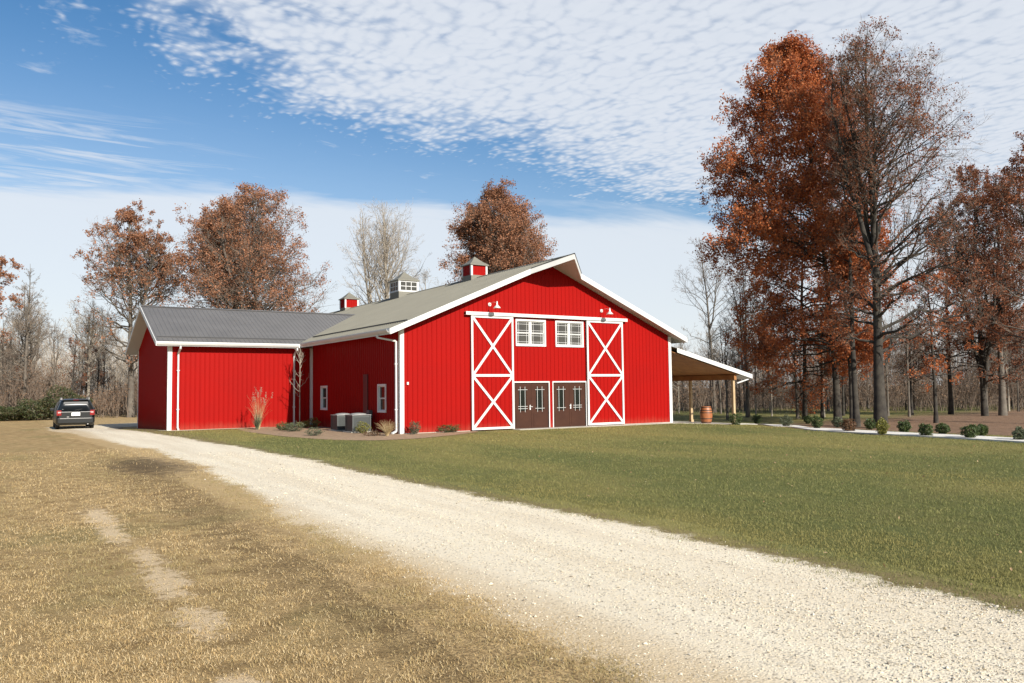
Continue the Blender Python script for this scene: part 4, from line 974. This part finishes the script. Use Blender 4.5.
# --- right hand grove
def mpx(b, px): return px*depth_of(b)/FPX
def PR(b, px, *tr):
    R_ = mpx(b, px); return lambda t: R_*float(np.interp(t, [q[0] for q in tr], [q[1] for q in tr]))
G1 = 'trees of the grove at the right'
b = at(838, 422.5); H = height_at(b, 800, 30)
make_tree('tall russet oak still in full leaf, pyramid shaped, nearest the porch', b, H, 11, r0=.21, clear=.13, env=PR(b, 84, (0, .8), (.15, .96), (.32, 1.04), (.5, 1.0), (.65, .86), (.8, .62), (.92, .34), (1, .05)), bias=rightvec(-.36), lean=rightvec(-mpx(b, 38)), nprim=200, pitch=(-6, 52), ksec=9, kter=4, ktw=3,
          leaf='lf_orange', nleaf=9, lsize=.072, keep=.84, droop=.16, group=G1, sec_ratio=.36, spread=.13, tw_len=(.25, .6))
b = at(805, 419.5)
make_tree('thin dark trunked tree with sparse russet leaves between porch and russet oak', b, height_at(b, 795, 170), 12, r0=.15, clear=.1, env=PR(b, 58, (0, .9), (.3, 1), (.6, .8), (.85, .5), (1, .1)), nprim=64, pitch=(-8, 45), ksec=7, kter=4, ktw=3, leaf='lf_orange', nleaf=5, lsize=.07, keep=.6, droop=.2, group=G1, tw_len=(.25, .6), bias=rightvec(-.15))
b = at(857, 426.5)
make_tree('slim tree with dark trunk and thin russet leaves just right of the russet oak', b, height_at(b, 850, 135), 13, r0=.17, clear=.25, env=PR(b, 30, (0, .9), (.3, 1), (.7, .9), (.9, .5), (1, .1)), nprim=34, pitch=(0, 60), ksec=5, kter=4, ktw=3, leaf='lf_orange', nleaf=3, lsize=.06, keep=.45, group=G1, lean=rightvec(-.3), tw_len=(.25, .6))
b = at(852, 424)
make_tree('slender bare pole like trunk standing against the forked dark tree', b, height_at(b, 852, 180), 14, r0=.12, clear=.5, env=PR(b, 22, (0, 1), (1, .3)), nprim=16, pitch=(20, 60), ksec=5, kter=4, ktw=3, group=G1, tw_len=(.25, .5))
b = at(881, 428)
make_tree('tallest tree at right with stout dark trunk and thinning brown top leaves', b, height_at(b, 868, 18), 15, r0=.30, clear=.17, env=PR(b, 78, (0, 1), (.25, 1), (.5, .85), (.7, .72), (.82, .58), (.92, .40), (1, .16)), bias=rightvec(.52), lean=rightvec(-.2), nprim=70, pitch=(10, 62), leaders=4, ksec=6, kter=4, ktw=3,
          leaf='lf_rust', nleaf=4, lsize=.055, keep=.42, droop=.03, group=G1, twr=.0055, spread=.12, tw_len=(.25, .65), leaders_from=.35)
b = at(936, 423)
make_tree('young tree with red brown leaves low in the grove right of the stout trunk', b, height_at(b, 936, 262), 16, r0=.12, clear=.25, env=PR(b, 46, (0, .8), (.4, 1), (.8, .7), (1, .1)), nprim=34, pitch=(0, 40), ksec=6, kter=4, ktw=3, leaf='lf_orange', nleaf=4, lsize=.06, keep=.5, group=G1)
b = at(951, 414.5)
make_tree('mid sized tree with reddish leaves and straight dark trunk deeper in the grove', b, height_at(b, 955, 200), 17, r0=.17, clear=.2, env=PR(b, 50, (0, .8), (.4, 1), (.8, .7), (1, .1)), nprim=50, pitch=(0, 50), ksec=7, kter=4, ktw=3, leaf='lf_rust', nleaf=4, lsize=.07, keep=.6, group=G1)
b = at(985, 416)
make_tree('rust brown tree with several leaning dark stems near the right edge', b, height_at(b, 975, 160), 18, r0=.20, clear=.12, env=PR(b, 60, (0, .9), (.4, 1), (.8, .7), (1, .15)), nprim=60, pitch=(5, 55), leaders=4, leaders_from=.12, ksec=7, kter=4, ktw=3, leaf='lf_rust', nleaf=5, lsize=.065, keep=.6, group=G1)
b = at(1003, 415.5)
make_tree('broad trunked tree with bare grey twigs beside the leaning stems', b, height_at(b, 1008, 170), 19, r0=.24, clear=.2, env=PR(b, 45, (0, .9), (.4, 1), (.8, .8), (1, .2)), nprim=44, pitch=(10, 60), leaders=2, ksec=7, kter=4, ktw=3, leaf='lf_rust', nleaf=4, lsize=.06, keep=.5, group=G1, bark='barkgr')
b = at(1045, 424)
make_tree('tree at the right edge of the view with pale limbs and thin brown leaves', b, height_at(b, 1030, 130), 20, r0=.2, clear=.15, env=PR(b, 62, (0, 1), (.4, 1), (.8, .7), (1, .15)), nprim=50, pitch=(0, 60), leaders=2, ksec=7, kter=4, ktw=4, leaf='lf_rust', nleaf=4, lsize=.058, keep=.55, group=G1, bark='barkgr', twig='twig', twr=.006)
# --- bare trees seen past the porch
G2 = 'bare trees beyond the porch'
b = at(715, 412.5)
make_tree('bare grey tree rising behind the porch roof', b, height_at(b, 700, 236), 21, r0=.15, clear=.25, env=PR(b, 42, (0, .5), (.5, 1), (.8, .8), (1, .3)), nprim=30, pitch=(25, 65), leaders=2, ksec=6, kter=4, ktw=3, bark='barkgr', twig='twig', group=G2, lean=rightvec(-1.3), twr=.0065, cat='tree', name='bare_tree')
b = at(745, 411)
make_tree('slim bare tree between the porch tip and the russet oak', b, height_at(b, 742, 300), 22, r0=.10, clear=.2, env=VASE(2.4), nprim=26, pitch=(20, 60), ksec=6, kter=4, ktw=3, bark='barkgr', twig='twig', group=G2, name='bare_tree', lean=rightvec(-.8))
b = at(683, 410)
make_tree('small pale trunked tree seen through the open porch', b, 7.5, 23, r0=.15, clear=.3, env=VASE(2.4), nprim=22, pitch=(20, 60), ksec=6, kter=4, ktw=3, bark='barkpl', twig='twig', group=G2, name='bare_tree')
# --- behind the building
G3 = 'big trees behind the barn'
b = atd(131, 70)
make_tree('thin leaved oak with russet top left of the barn wing', b, height_at(b, 126, 208), 31, r0=.28, clear=.2, env=PR(b, 54, (0, .75), (.3, 1), (.6, 1), (.8, .76), (.93, .42), (1, .12)), bias=rightvec(-.08), nprim=76, pitch=(8, 62), leaders=3, ksec=7, kter=4, ktw=3, leaf='lf_brown', nleaf=5, lsize=.075, keep=.5, group=G3, bark='barkgr', twr=.007, lean=rightvec(-.2),
          leafz=lambda z: .15+.85*sst(.45, .8, z))
b = atd(258, 66)
make_tree('wide russet leaved oak behind the grey wing roof', b, height_at(b, 245, 183), 32, r0=.3, clear=.12, env=PR(b, 80, (0, .85), (.2, 1), (.45, .98), (.65, .84), (.82, .60), (.93, .34), (1, .08)), nprim=110, pitch=(10, 62), leaders=5, leaders_from=.22, ksec=7, kter=4, ktw=2, leaf='lf_brown', nleaf=9, lsize=.068, keep=.42, group=G3, bark='barkgr', twig='twig', twr=.007, spread=.16, lean=rightvec(-.8))
b = atd(388, 72)
make_tree('pale bare tree with upright branches behind the white cupola', b, height_at(b, 392, 200), 33, r0=.22, clear=.18, env=PR(b, 46, (0, .6), (.3, .9), (.6, 1), (.8, .8), (1, .3)), nprim=50, pitch=(40, 72), leaders=5, leaders_from=.22, ksec=5, kter=4, ktw=2, bark='barkpl', twig='twigpl', group=G3, twr=.0075, name='bare_tree')
b = atd(428, 84)
make_tree('smaller faint bare tree right of the white cupola', b, height_at(b, 425, 268), 34, r0=.14, clear=.2, env=VASE(3.4), nprim=30, pitch=(30, 70), leaders=2, ksec=6, kter=4, ktw=3, bark='barkpl', twig='twigpl', group=G3, name='bare_tree')
b = atd(502, 66)
make_tree('dense egg shaped russet oak behind the front red cupola', b, height_at(b, 499, 185), 35, r0=.28, clear=.1, env=PR(b, 56, (0, .95), (.3, 1), (.55, .96), (.75, .80), (.9, .52), (1, .12)), nprim=130, pitch=(15, 62), leaders=3, ksec=8, kter=4, ktw=2, leaf='lf_brown', nleaf=10, lsize=.068, keep=.56, group=G3, bark='barkgr', spread=.16)
b = atd(-14, 68)
make_tree('russet leaved tree cut off by the left edge of the view', b, height_at(b, -12, 246), 36, r0=.2, clear=.25, env=PR(b, 36, (0, .5), (.5, 1), (.8, .9), (1, .2)), nprim=44, pitch=(5, 60), ksec=7, kter=4, ktw=3, leaf='lf_brown', nleaf=5, lsize=.08, keep=.6, group='trees along the left wood edge', bark='barkgr', leafz=lambda z: float(sst(.4, .7, z)))
b = atd(24, 70)
make_tree('bare tree with drooping fine twigs left of the minivan', b, height_at(b, 22, 262), 37, r0=.16, clear=.2, env=PR(b, 36, (0, 1), (.4, .8), (.8, .4), (1, .05)), nprim=60, pitch=(0, 45), ksec=7, kter=4, ktw=4, bark='barkgr', twig='twig', group='trees along the left wood edge', twr=.007, name='bare_tree')
b = atd(88, 74)
make_tree('pale forked bare tree straight behind the minivan', b, height_at(b, 92, 300), 38, r0=.17, clear=.25, env=VASE(3.8), nprim=30, pitch=(25, 65), leaders=3, ksec=6, kter=4, ktw=3, bark='barkpl', twig='twigpl', group='trees along the left wood edge', twr=.007, name='bare_tree')

# --- the woods: three bare kinds, copied
def bare_kind(seed, H, R, **k):
    o = make_tree('bare tree among many in the wood beyond the field', (0, 0, -200), H, seed, r0=k.pop('r0', .13), clear=.3, env=VASE(R), nprim=k.pop('nprim', 24), pitch=k.pop('pitch', (25, 68)), ksec=6, kter=4, ktw=3, twr=.008, group=None, name='bare_tree', **k)
    return o
kinds = [bare_kind(51, 12, 2.6, leaders=2, bark='barkgr', twig='twig'), bare_kind(52, 10, 2.3, bark='barkpl', twig='twigpl', r0=.10), bare_kind(53, 14, 3.0, leaders=3, bark='barkgr', twig='twigpl', r0=.16),
         bare_kind(54, 9, 2.4, bark='barkdk', twig='twig', leaf='lf_rust', nleaf=2, lsize=.06, keep=.35)]
rs = np.random.RandomState(99); used = [False]*4
def place_kind(k, P, rz, sc, label, group):
    if not used[k]: o = kinds[k]; used[k] = True
    else: o = copy_tree(kinds[k])
    o.location = tuple(P); o.rotation_euler = (0, 0, rz); o.scale = (sc, sc, sc*rs.uniform(.9, 1.1)); o['label'] = label; o['group'] = group
LW, RW = 'bare grey tree standing in the wood left of the barn', 'bare grey brown tree standing in the wood behind the grove'
for i in range(46):
    px = rs.uniform(-60, 150) if i < 34 else rs.uniform(150, 640); dd = rs.uniform(70, 105)
    place_kind(int(rs.choice([0, 1, 1, 2, 3])), atd(px, dd), rs.uniform(0, 6.28), rs.uniform(.55, .95) if px < 150 else rs.uniform(.4, .55), LW if px < 150 else 'bare tree in the wood hidden low behind the barn', 'woodland trees beyond the field')
for i in range(86):
    px = rs.uniform(650, 1110); dd = rs.uniform(58, 98)
    place_kind(int(rs.choice([0, 0, 1, 2, 3, 3])), atd(px, dd), rs.uniform(0, 6.28), rs.uniform(.55, 1.0) if px > 740 else rs.uniform(.4, .62), RW, 'woodland trees behind the grove')

# --- brush at the wood edge (uncountable)
def brush(name, pxs, depths, n, hmax, seed, m='twig', leafm=None, nl=0, label='', hfun=None):
    rs = np.random.RandomState(seed); px = rs.uniform(pxs[0], pxs[1], n); dd = rs.uniform(depths[0], depths[1], n)
    P = np.array([atd(a, b) for a, b in zip(px, dd)]); h = rs.uniform(.35, 1, n)*hmax
    if hfun: h = h*np.array([hfun(a) for a in px])
    s = np.linspace(0, 1, 5)[None, :, None]; d = nrm(rs.normal(0, .22, (n, 3))*[1, 1, 0]+[0, 0, 1]); q = P[:, None, :]+d[:, None, :]*h[:, None, None]*s; q[:, 1:] += np.cumsum(rs.normal(0, .05, (n, 4, 3)), axis=1)*h[:, None, None]*.6
    r = (.012+.004*h)[:, None]*(1-.8*np.linspace(0, 1, 5)[None]); s1, r1, _ = spawn(rs, q, r, 6, .15, 1, .65, .45, up=.3, P=3, rmin=.008); s2, r2, _ = spawn(rs, s1, r1, 3, .2, 1, .7, .55, up=.2, P=2, rmin=.008)
    V, Fq = join([tubes(q, r, 4), tubes(s1, r1, 3), tubes(s2, r2, 3)]); o = np_mesh(name, V, Fq, m); tag(o, label, 'undergrowth', kind='stuff')
    if leafm:
        lv = leaves(rs, pts_on(rs, s2, nl), .07, .15); np_mesh('leaves', lv[0], lv[1], leafm, o)
brush('undergrowth', (-70, 170), (68, 84), 800, 4.2, 61, m='twig', leafm='lf_litter', nl=1, label='grey brown brush along the left wood edge', hfun=lambda p: .8+.3*math.sin(p*.05))
brush('undergrowth', (-90, 200), (86, 115), 1000, 9.0, 62, m='twigpl', label='dense far twigs of the left wood')
brush('undergrowth', (600, 1130), (70, 88), 1300, 3.4, 63, leafm='lf_litter', nl=1, label='brown brush along the far edge of the grove')
brush('undergrowth', (600, 1150), (88, 125), 1700, 9.5, 64, label='dense far twigs of the wood behind the grove', hfun=lambda p: .72+.4*float(sst(700, 900, p)))

# --- small plants
def bush(base, rx, h, m, label, seed, name='shrub', cat='shrub', group=None, n=900, size=.022, twigs=True, squash=1.0, up=.2):
    rs = np.random.RandomState(seed); e = empty(name, base, label, cat, group)
    k = 26; d = nrm(rs.normal(size=(k, 3))*[1, 1, .7]+[0, 0, .75]); L = rs.uniform(.7, 1.0, k)
    s = np.linspace(0, 1, 4)[None, :, None]; end = d*np.array([rx, rx, h])*L[:, None]; q = end[:, None, :]*s; q[:, 1:] += np.cumsum(rs.normal(0, .03*rx, (k, 3, 3)), axis=1)
    r = np.full((k, 4), .006)*np.linspace(1, .4, 4)[None]; s1, r1, _ = spawn(rs, q, r, 5, .3, 1, .6, .4, up=up, P=3, rmin=.003)
    V, Fq = join([tubes(q, r, 4), tubes(s1, r1, 3)]); np_mesh('stem', V, Fq, 'barkgr', e)
    # leaves fill an uneven rounded volume
    dd = nrm(rs.normal(size=(n, 3))); lob = 1+.16*np.sin(dd[:, 0]*5+seed)+.14*np.sin(dd[:, 1]*6+seed*2)+.12*np.sin(dd[:, 2]*9+seed*.7)
    rr = rs.uniform(.55, 1, n)**.5*lob; c = dd*np.array([rx, rx, h*.5])*rr[:, None]; c[:, 2] = np.maximum(c[:, 2]+h*.5, .02); c[:, :2] *= (.62+.38*np.clip(c[:, 2:3]/h*2.2, 0, 1))
    lv = leaves(rs, np.vstack([c, pts_on(rs, s1, 2)]), size, .01); np_mesh('foliage', lv[0], lv[1], m, e)
    return e
GB = 'small shrubs lining the white footpath'
shr = [(736, 425, .36, .62, 'lf_green', 'dark green shrub at the foot of the porch post'), (757, 423.6, .33, .60, 'lf_green', 'green shrub next along the path from the porch post shrub'), (786, 427, .38, .58, 'lf_sage', 'olive green shrub standing alone on the lawn side of the path'),
       (808, 423.8, .30, .52, 'lf_green', 'small bluish green shrub under the thin dark trunk'), (817, 429, .29, .56, 'lf_green', 'green shrub in front of the path below the russet oak, left of its trunk'), (838, 427.5, .30, .5, 'lf_sage', 'grey green shrub right at the russet oak trunk'),
       (849, 432, .30, .50, 'lf_redsh', 'red brown shrub on the lawn side of the footpath'), (870, 429.5, .27, .48, 'lf_green', 'small dark shrub left of the stout trunk'), (882, 435, .24, .58, 'lf_yell', 'tall yellowish shrub in front of the stout trunk'),
       (905, 433, .27, .46, 'lf_green', 'round green shrub right of the stout trunk, behind the path'), (926, 436.8, .27, .46, 'lf_green', 'round green shrub right of the stout trunk, on the lawn side'), (943, 435, .26, .43, 'lf_green', 'low green shrub below the young red leaved tree'),
       (971, 439, .30, .48, 'lf_green', 'largest round green shrub of the right hand pair'), (981.5, 436.3, .22, .42, 'lf_green', 'smaller green shrub just behind the largest round one'), (1020, 441, .25, .40, 'lf_sage', 'dark shrub at the right edge of the view')]
for i, (px, py, rx, h, m, lab) in enumerate(shr): bush(at(px, py), rx*.86, h*.98, m, lab, 200+i, n=1500, size=.026, group=GB, name='boxwood_shrub')
GP = 'plants in the mulch bed'
bush(at(284, 430.5), .40, .38, 'lf_green', 'low dark green shrub leftmost in the mulch bed', 230, group=GP, n=1100)
bush(at(295, 431.5), .42, .42, 'lf_sage', 'low olive shrub in front of the bare sapling', 231, group=GP, n=1100)
bush(at(303.5, 428), .30, .34, 'lf_yell', 'small yellow shrub behind the olive shrub by the sapling', 232, group=GP, n=700)
bush((-.55, 9.3, 0), .42, .46, 'lf_yell', 'yellow green shrub beside the grey corner board of the barn', 233, group=GP, n=1100)
bush(at(314, 436), .40, .34, 'lf_sage', 'low purplish grey spreading shrub at the front of the bed', 234, group=GP, n=500)
bush(at(362.5, 433.5), .30, .50, 'lf_yell', 'green yellow shrub in front of the right air conditioner', 235, group=GP, n=900)
bush(at(414.5, 434.5), .24, .55, 'lf_sage', 'upright dull green shrub just right of the barn corner', 236, group=GP, n=700)
bush(at(448, 432.5), .50, .34, 'lf_green', 'low spreading dark juniper by the front wall', 237, group=GP, n=1200)
bush(at(373, 436), .42, .22, 'lf_redsh', 'sparse withered low plant right of the air conditioners', 238, group=GP, n=260)
def grass_clump(base, h, n, spread, seed, label, m='straw', plumes=0, group=None):
    rs = np.random.RandomState(seed); e = empty('grass_clump', base, label, 'ornamental grass', group)
    az = rs.uniform(0, 6.28, n); out_ = rs.uniform(.1, 1, n)*spread; hh = h*rs.uniform(.5, 1, n); s = np.linspace(0, 1, 6)
    q = np.zeros((n, 6, 3)); q[:, :, 0] = np.cos(az)[:, None]*(out_[:, None]*s**1.6+.05); q[:, :, 1] = np.sin(az)[:, None]*(out_[:, None]*s**1.6+.05); q[:, :, 2] = hh[:, None]*(s-.22*s**3*(out_/spread)[:, None])
    V, Fq = tubes(q, np.full((n, 6), .006)*np.linspace(1, .25, 6)[None], 3); np_mesh('blades', V, Fq, m, e)
    if plumes:
        i = rs.choice(n, plumes, replace=False); tips = q[i, -1]; P = []
        for t, a in zip(tips, az[i]): P.append(t+np.column_stack([rs.normal(0, .022, 60), rs.normal(0, .022, 60), rs.uniform(-.06, .22, 60)]))
        lv = leaves(rs, np.vstack(P), .016, .008); np_mesh('plume', lv[0], lv[1], M['plume'], e)
    return e
M['plume'] = mat('pale_plume', (.42, .33, .25), .8, trans=.3)
grass_clump(at(258.5, 429.5), 2.05, 70, .62, 240, 'tall dry ornamental grass with pale plumes against the red wing wall', plumes=14, group=GP)
grass_clump(at(257, 429.7), .95, 130, .35, 241, 'short green grass tuft at the foot of the tall plumed grass', m='lf_sage', group=GP)
grass_clump(at(387, 436), .72, 160, .5, 242, 'pale straw coloured grass clump left of the barn corner downspout', group=GP)
b = np.array([-1.05, 9.85, 0.0])
make_tree('young bare sapling with forked pale twigs in the corner of the wing', b, height_at(b, 294, 348), 250, r0=.028, clear=.28, env=lambda t: .85*max(.2, 1-t*.7), nprim=16, pitch=(38, 62), ksec=3, kter=2, ktw=1, bark='barkpl', twig='twigpl', twr=.004, group=GP, cat='sapling', name='sapling', wob=.05, leaders=1)
# evergreen bushes at the field edge
GE = 'evergreen bushes at the field edge'
for i, (px, dp, rx, h, lab) in enumerate(((62, 66, 2.3, 3.0, 'tallest evergreen bush, just left of the minivan roof'), (36, 65, 2.0, 1.9, 'rounded evergreen bush left of the tallest one'), (8, 64, 1.8, 1.4, 'low evergreen bush near the left edge'), (-14, 64, 1.6, 1.3, 'low evergreen bush cut by the left edge'))):
    bush(atd(px, dp), rx*.85, h*.82, 'lf_ever', lab, 260+i, group=GE, n=3400, size=.075, name='evergreen_bush')

# ------------------------------------------------------------------ grass and stones close to the camera (uncountable)
def polar(rs, n, d0, d1, a0, a1):
    a = rs.uniform(rad(a0), rad(a1), n); d = np.exp(rs.uniform(math.log(d0), math.log(d1), n))
    return CAM[0]+d*np.sin(YAW+a), CAM[1]+d*np.cos(YAW+a), d
def vnoise(x, y, sc, seed):
    rs = np.random.RandomState(seed); Gd = rs.uniform(0, 1, (64, 64)); xs, ys = x*sc, y*sc; xi, yi = np.floor(xs).astype(int), np.floor(ys).astype(int); fx, fy = xs-xi, ys-yi
    fx, fy = fx*fx*(3-2*fx), fy*fy*(3-2*fy); q = lambda a, b: Gd[a % 64, b % 64]
    return (q(xi, yi)*(1-fx)+q(xi+1, yi)*fx)*(1-fy)+(q(xi, yi+1)*(1-fx)+q(xi+1, yi+1)*fx)*fy
def blades(name, x, y, d, h, wd, tilt, m, label, seed):
    rs = np.random.RandomState(seed); n = len(x); z = gzm(x, y); az = rs.uniform(0, 6.28, n); hh = h*rs.uniform(.4, 1.2, n)*(1+.02*d); ww = wd*(1+.075*d)*rs.uniform(.6, 1.3, n)
    la = rs.uniform(0, 6.28, n); lt = np.abs(rs.normal(tilt, .35, n)); hh = hh*(.6+.8*vnoise(x, y, 6, seed+30)); B = np.stack([x, y, z+.003], 1); s = np.stack([np.cos(az), np.sin(az), 0*az], 1)*ww[:, None]/2
    top = np.stack([np.cos(la)*np.sin(lt), np.sin(la)*np.sin(lt), np.cos(lt)], 1); midp = B+top*hh[:, None]*.55; tip = B+np.stack([np.cos(la)*np.sin(lt*1.5), np.sin(la)*np.sin(lt*1.5), np.maximum(np.cos(lt*1.5), .1)], 1)*hh[:, None]
    V = np.stack([B-s, B+s, midp+s*.8, tip, midp-s*.8], 1).reshape(-1, 3); i = np.arange(n)[:, None]*5
    return tag(np_mesh(name, V, [np.concatenate([i, i+1, i+2, i+4], 1), np.concatenate([i+4, i+2, i+3], 1)], m), label, 'grass', kind='stuff')
def grass_mat(name, ramp, tint, tsc):
    m = mat(name, ramp[0], .8, isl=ramp[1:], trans=.3, spec=.2); T = NT(m.node_tree); rp = [n for n in m.node_tree.nodes if n.type == 'VALTORGB'][0]
    v = [n for n in m.node_tree.nodes if n.type == 'TEX_COORD'][0].outputs['Object']
    f = T.math('MULTIPLY', T.ss(.42, .66, T.noise(T.vmul(v, (1, .45, 1)), tsc, 4, .6)), .6); c = T.mix(f, rp.outputs[0], tint)
    T.l(c, m.node_tree.nodes['Principled BSDF'].inputs['Base Color']); T.l(c, [n for n in m.node_tree.nodes if n.type == 'BSDF_TRANSLUCENT'][0].inputs[0]); return m
M['g_dry'] = grass_mat('dry_grass', [(.66, .485, .245), (.52, .36, .165), (.76, .62, .38), (.30, .20, .09), (.56, .44, .21)], (.22, .20, .08), .5)
M['g_lawn'] = grass_mat('lawn_grass', [(.175, .185, .060), (.24, .235, .078), (.13, .15, .052), (.32, .285, .12), (.18, .195, .066)], (.38, .30, .105), .19)
rs = np.random.RandomState(5)
x, y, d = polar(rs, 760000, 3.2, 30, -42, 42); L, R = drive_edges(y); off_ = x-L-.5*(vnoise(x, y, 2.2, 12)-.5)
dens = np.where(off_ < .1, 1.0, np.where(off_ < .5, .6*np.clip(1-(off_-.1)/.4, 0, 1), 0)); cl_ = vnoise(x, y, 9, 21)*.6+vnoise(x, y, 3.1, 22)*.5; dens *= np.clip(-.15+1.7*cl_, .05, 1); trd = np.min([np.hypot((x-a_)/c_, (y-b_)/d_) for a_, b_, c_, d_ in TRAIL], axis=0)+1.6*(vnoise(x, y, 7, 8)-.5); dens *= np.where(trd < 1.0, .3, 1)
dark = ((x+10.95)/.95)**2+((y+8.8)/3)**2 < 1; dens[dark] *= .2; vg = (off_ > -1.5) & (off_ < -.35) & (y < -6) & (vnoise(x, y, 4.5, 41) > .45); dens *= np.where(vg, .30, 1)
k = rs.uniform(size=len(x)) < dens
blades('dry_grass', x[k], y[k], d[k], .032, .0030, .80, 'g_dry', 'short dry tan grass left of the gravel drive', 6)
x, y, d = polar(rs, 740000, 6.5, 48, -34, 46); L, R = drive_edges(y); ok = (x > R-.18+.5*(vnoise(x, y, 3, 13)-.5)) & ((y < -1.0) | (x < -2.6)) & (x < 17) & ~((x > -8) & (y > 10.4))
bedm = (x > -4.5) & (x < 3.2) & (y > -3.6) & (((x+.6)/3.9)**2+((y-4.0)/8.4)**2 < 1); ok &= ~bedm
dens = np.clip(.1+1.3*(vnoise(x, y, 8, 24)*.6+vnoise(x, y, 1.7, 4)*.5), 0, 1)*np.where(x < R+.3, .5, 1); k = ok & (rs.uniform(size=len(x)) < dens)
blades('lawn_grass', x[k], y[k], d[k], .030, .0034, .6, 'g_lawn', 'mown green lawn between the drive and the barn', 7)
# loose stone on the drive
def stones(name, x, y, size, m, label, seed, lift=0):
    rs = np.random.RandomState(seed); n = len(x); o = np.array([[1, 0, 0], [0, 1, 0], [-1, 0, 0], [0, -1, 0], [0, 0, 1], [0, 0, -1]], float)
    L, R = drive_edges(y); t = np.clip((x-L)/(R-L), 0, 1); inside = (x > L) & (x < R)
    z = gzm(x, y)+np.where(inside, .004+.035*np.sin(math.pi*t), 0)
    s = size*np.exp(rs.normal(0, .38, n)); V = o[None]*rs.uniform(.6, 1.2, (n, 6, 1))*np.stack([s, s*rs.uniform(.6, 1, n), s*rs.uniform(.45, .8, n)], 1)[:, None, :]
    a = rs.uniform(0, 6.28, n); c, si = np.cos(a)[:, None], np.sin(a)[:, None]; X = V[..., 0]*c-V[..., 1]*si; Y = V[..., 0]*si+V[..., 1]*c
    tl = rs.normal(0, .4, n)[:, None]; Zz = V[..., 2]*np.cos(tl)+X*np.sin(tl)
    V = np.stack([X+x[:, None], Y+y[:, None], Zz+(z+s*.2)[:, None]], -1).reshape(-1, 3); i = np.arange(n)[:, None, None]*6
    f = np.array([[0, 1, 4], [1, 2, 4], [2, 3, 4], [3, 0, 4], [1, 0, 5], [2, 1, 5], [3, 2, 5], [0, 3, 5]])[None]
    return tag(np_mesh(name, V, (f+i).reshape(-1, 3), m), label, 'gravel', kind='stuff')
M['stone'] = mat('limestone_chips', (.58, .51, .39), .85, isl=[(.64, .57, .44), (.56, .48, .35), (.62, .55, .42), (.57, .53, .45), (.22, .18, .13)], spec=.2)
x, y, d = polar(rs, 200000, 4.0, 26, -30, 40); L, R = drive_edges(y); u_ = (x-L)/(R-L)
dens = np.where((u_ > 0) & (u_ < 1), .45+.5*np.exp(-((u_-.5)/.12)**2)+.35*(u_ > .8), 0); dens = np.where((u_ <= 0) & (u_ > -.16), .22*np.exp((u_)/.05), dens); dens = np.where((u_ >= 1) & (u_ < 1.1), .25*np.exp(-(u_-1)/.03), dens)
dens = np.where((u_ > 0) & (u_ < .2), .30, dens); k = rs.uniform(size=len(x)) < dens
stones('gravel', x[k], y[k], .0052*(1+.045*d[k]), 'stone', 'loose pale limestone gravel on the drive', 8)

# fallen leaves blown over the turf
rs = np.random.RandomState(77); x, y, d = polar(rs, 9000, 7, 55, -30, 40); L, R = drive_edges(y)
ok = (x > R+.1) & ((y < -1.2) | (x < -2.8)) & (x < 24) & ~((x > -8) & (x < 15.3) & (y > -.8)); dens = np.clip((x+8)/26, .08, 1)*vnoise(x, y, .4, 31); k = ok & (rs.uniform(size=len(x)) < dens*.8)
P = np.stack([x[k], y[k], gzm(x[k], y[k])+.035], 1); lv = leaves(rs, P, .022, .004, flat=2.0)
M['lf_fallen'] = mat('fallen_oak_leaves', (.40, .24, .12), .8, isl=[(.26, .15, .08), (.52, .36, .20)], trans=.2)
tag(np_mesh('fallen_leaves', lv[0], lv[1], 'lf_fallen'), 'scattered fallen leaves on the lawn', 'leaves', kind='stuff')
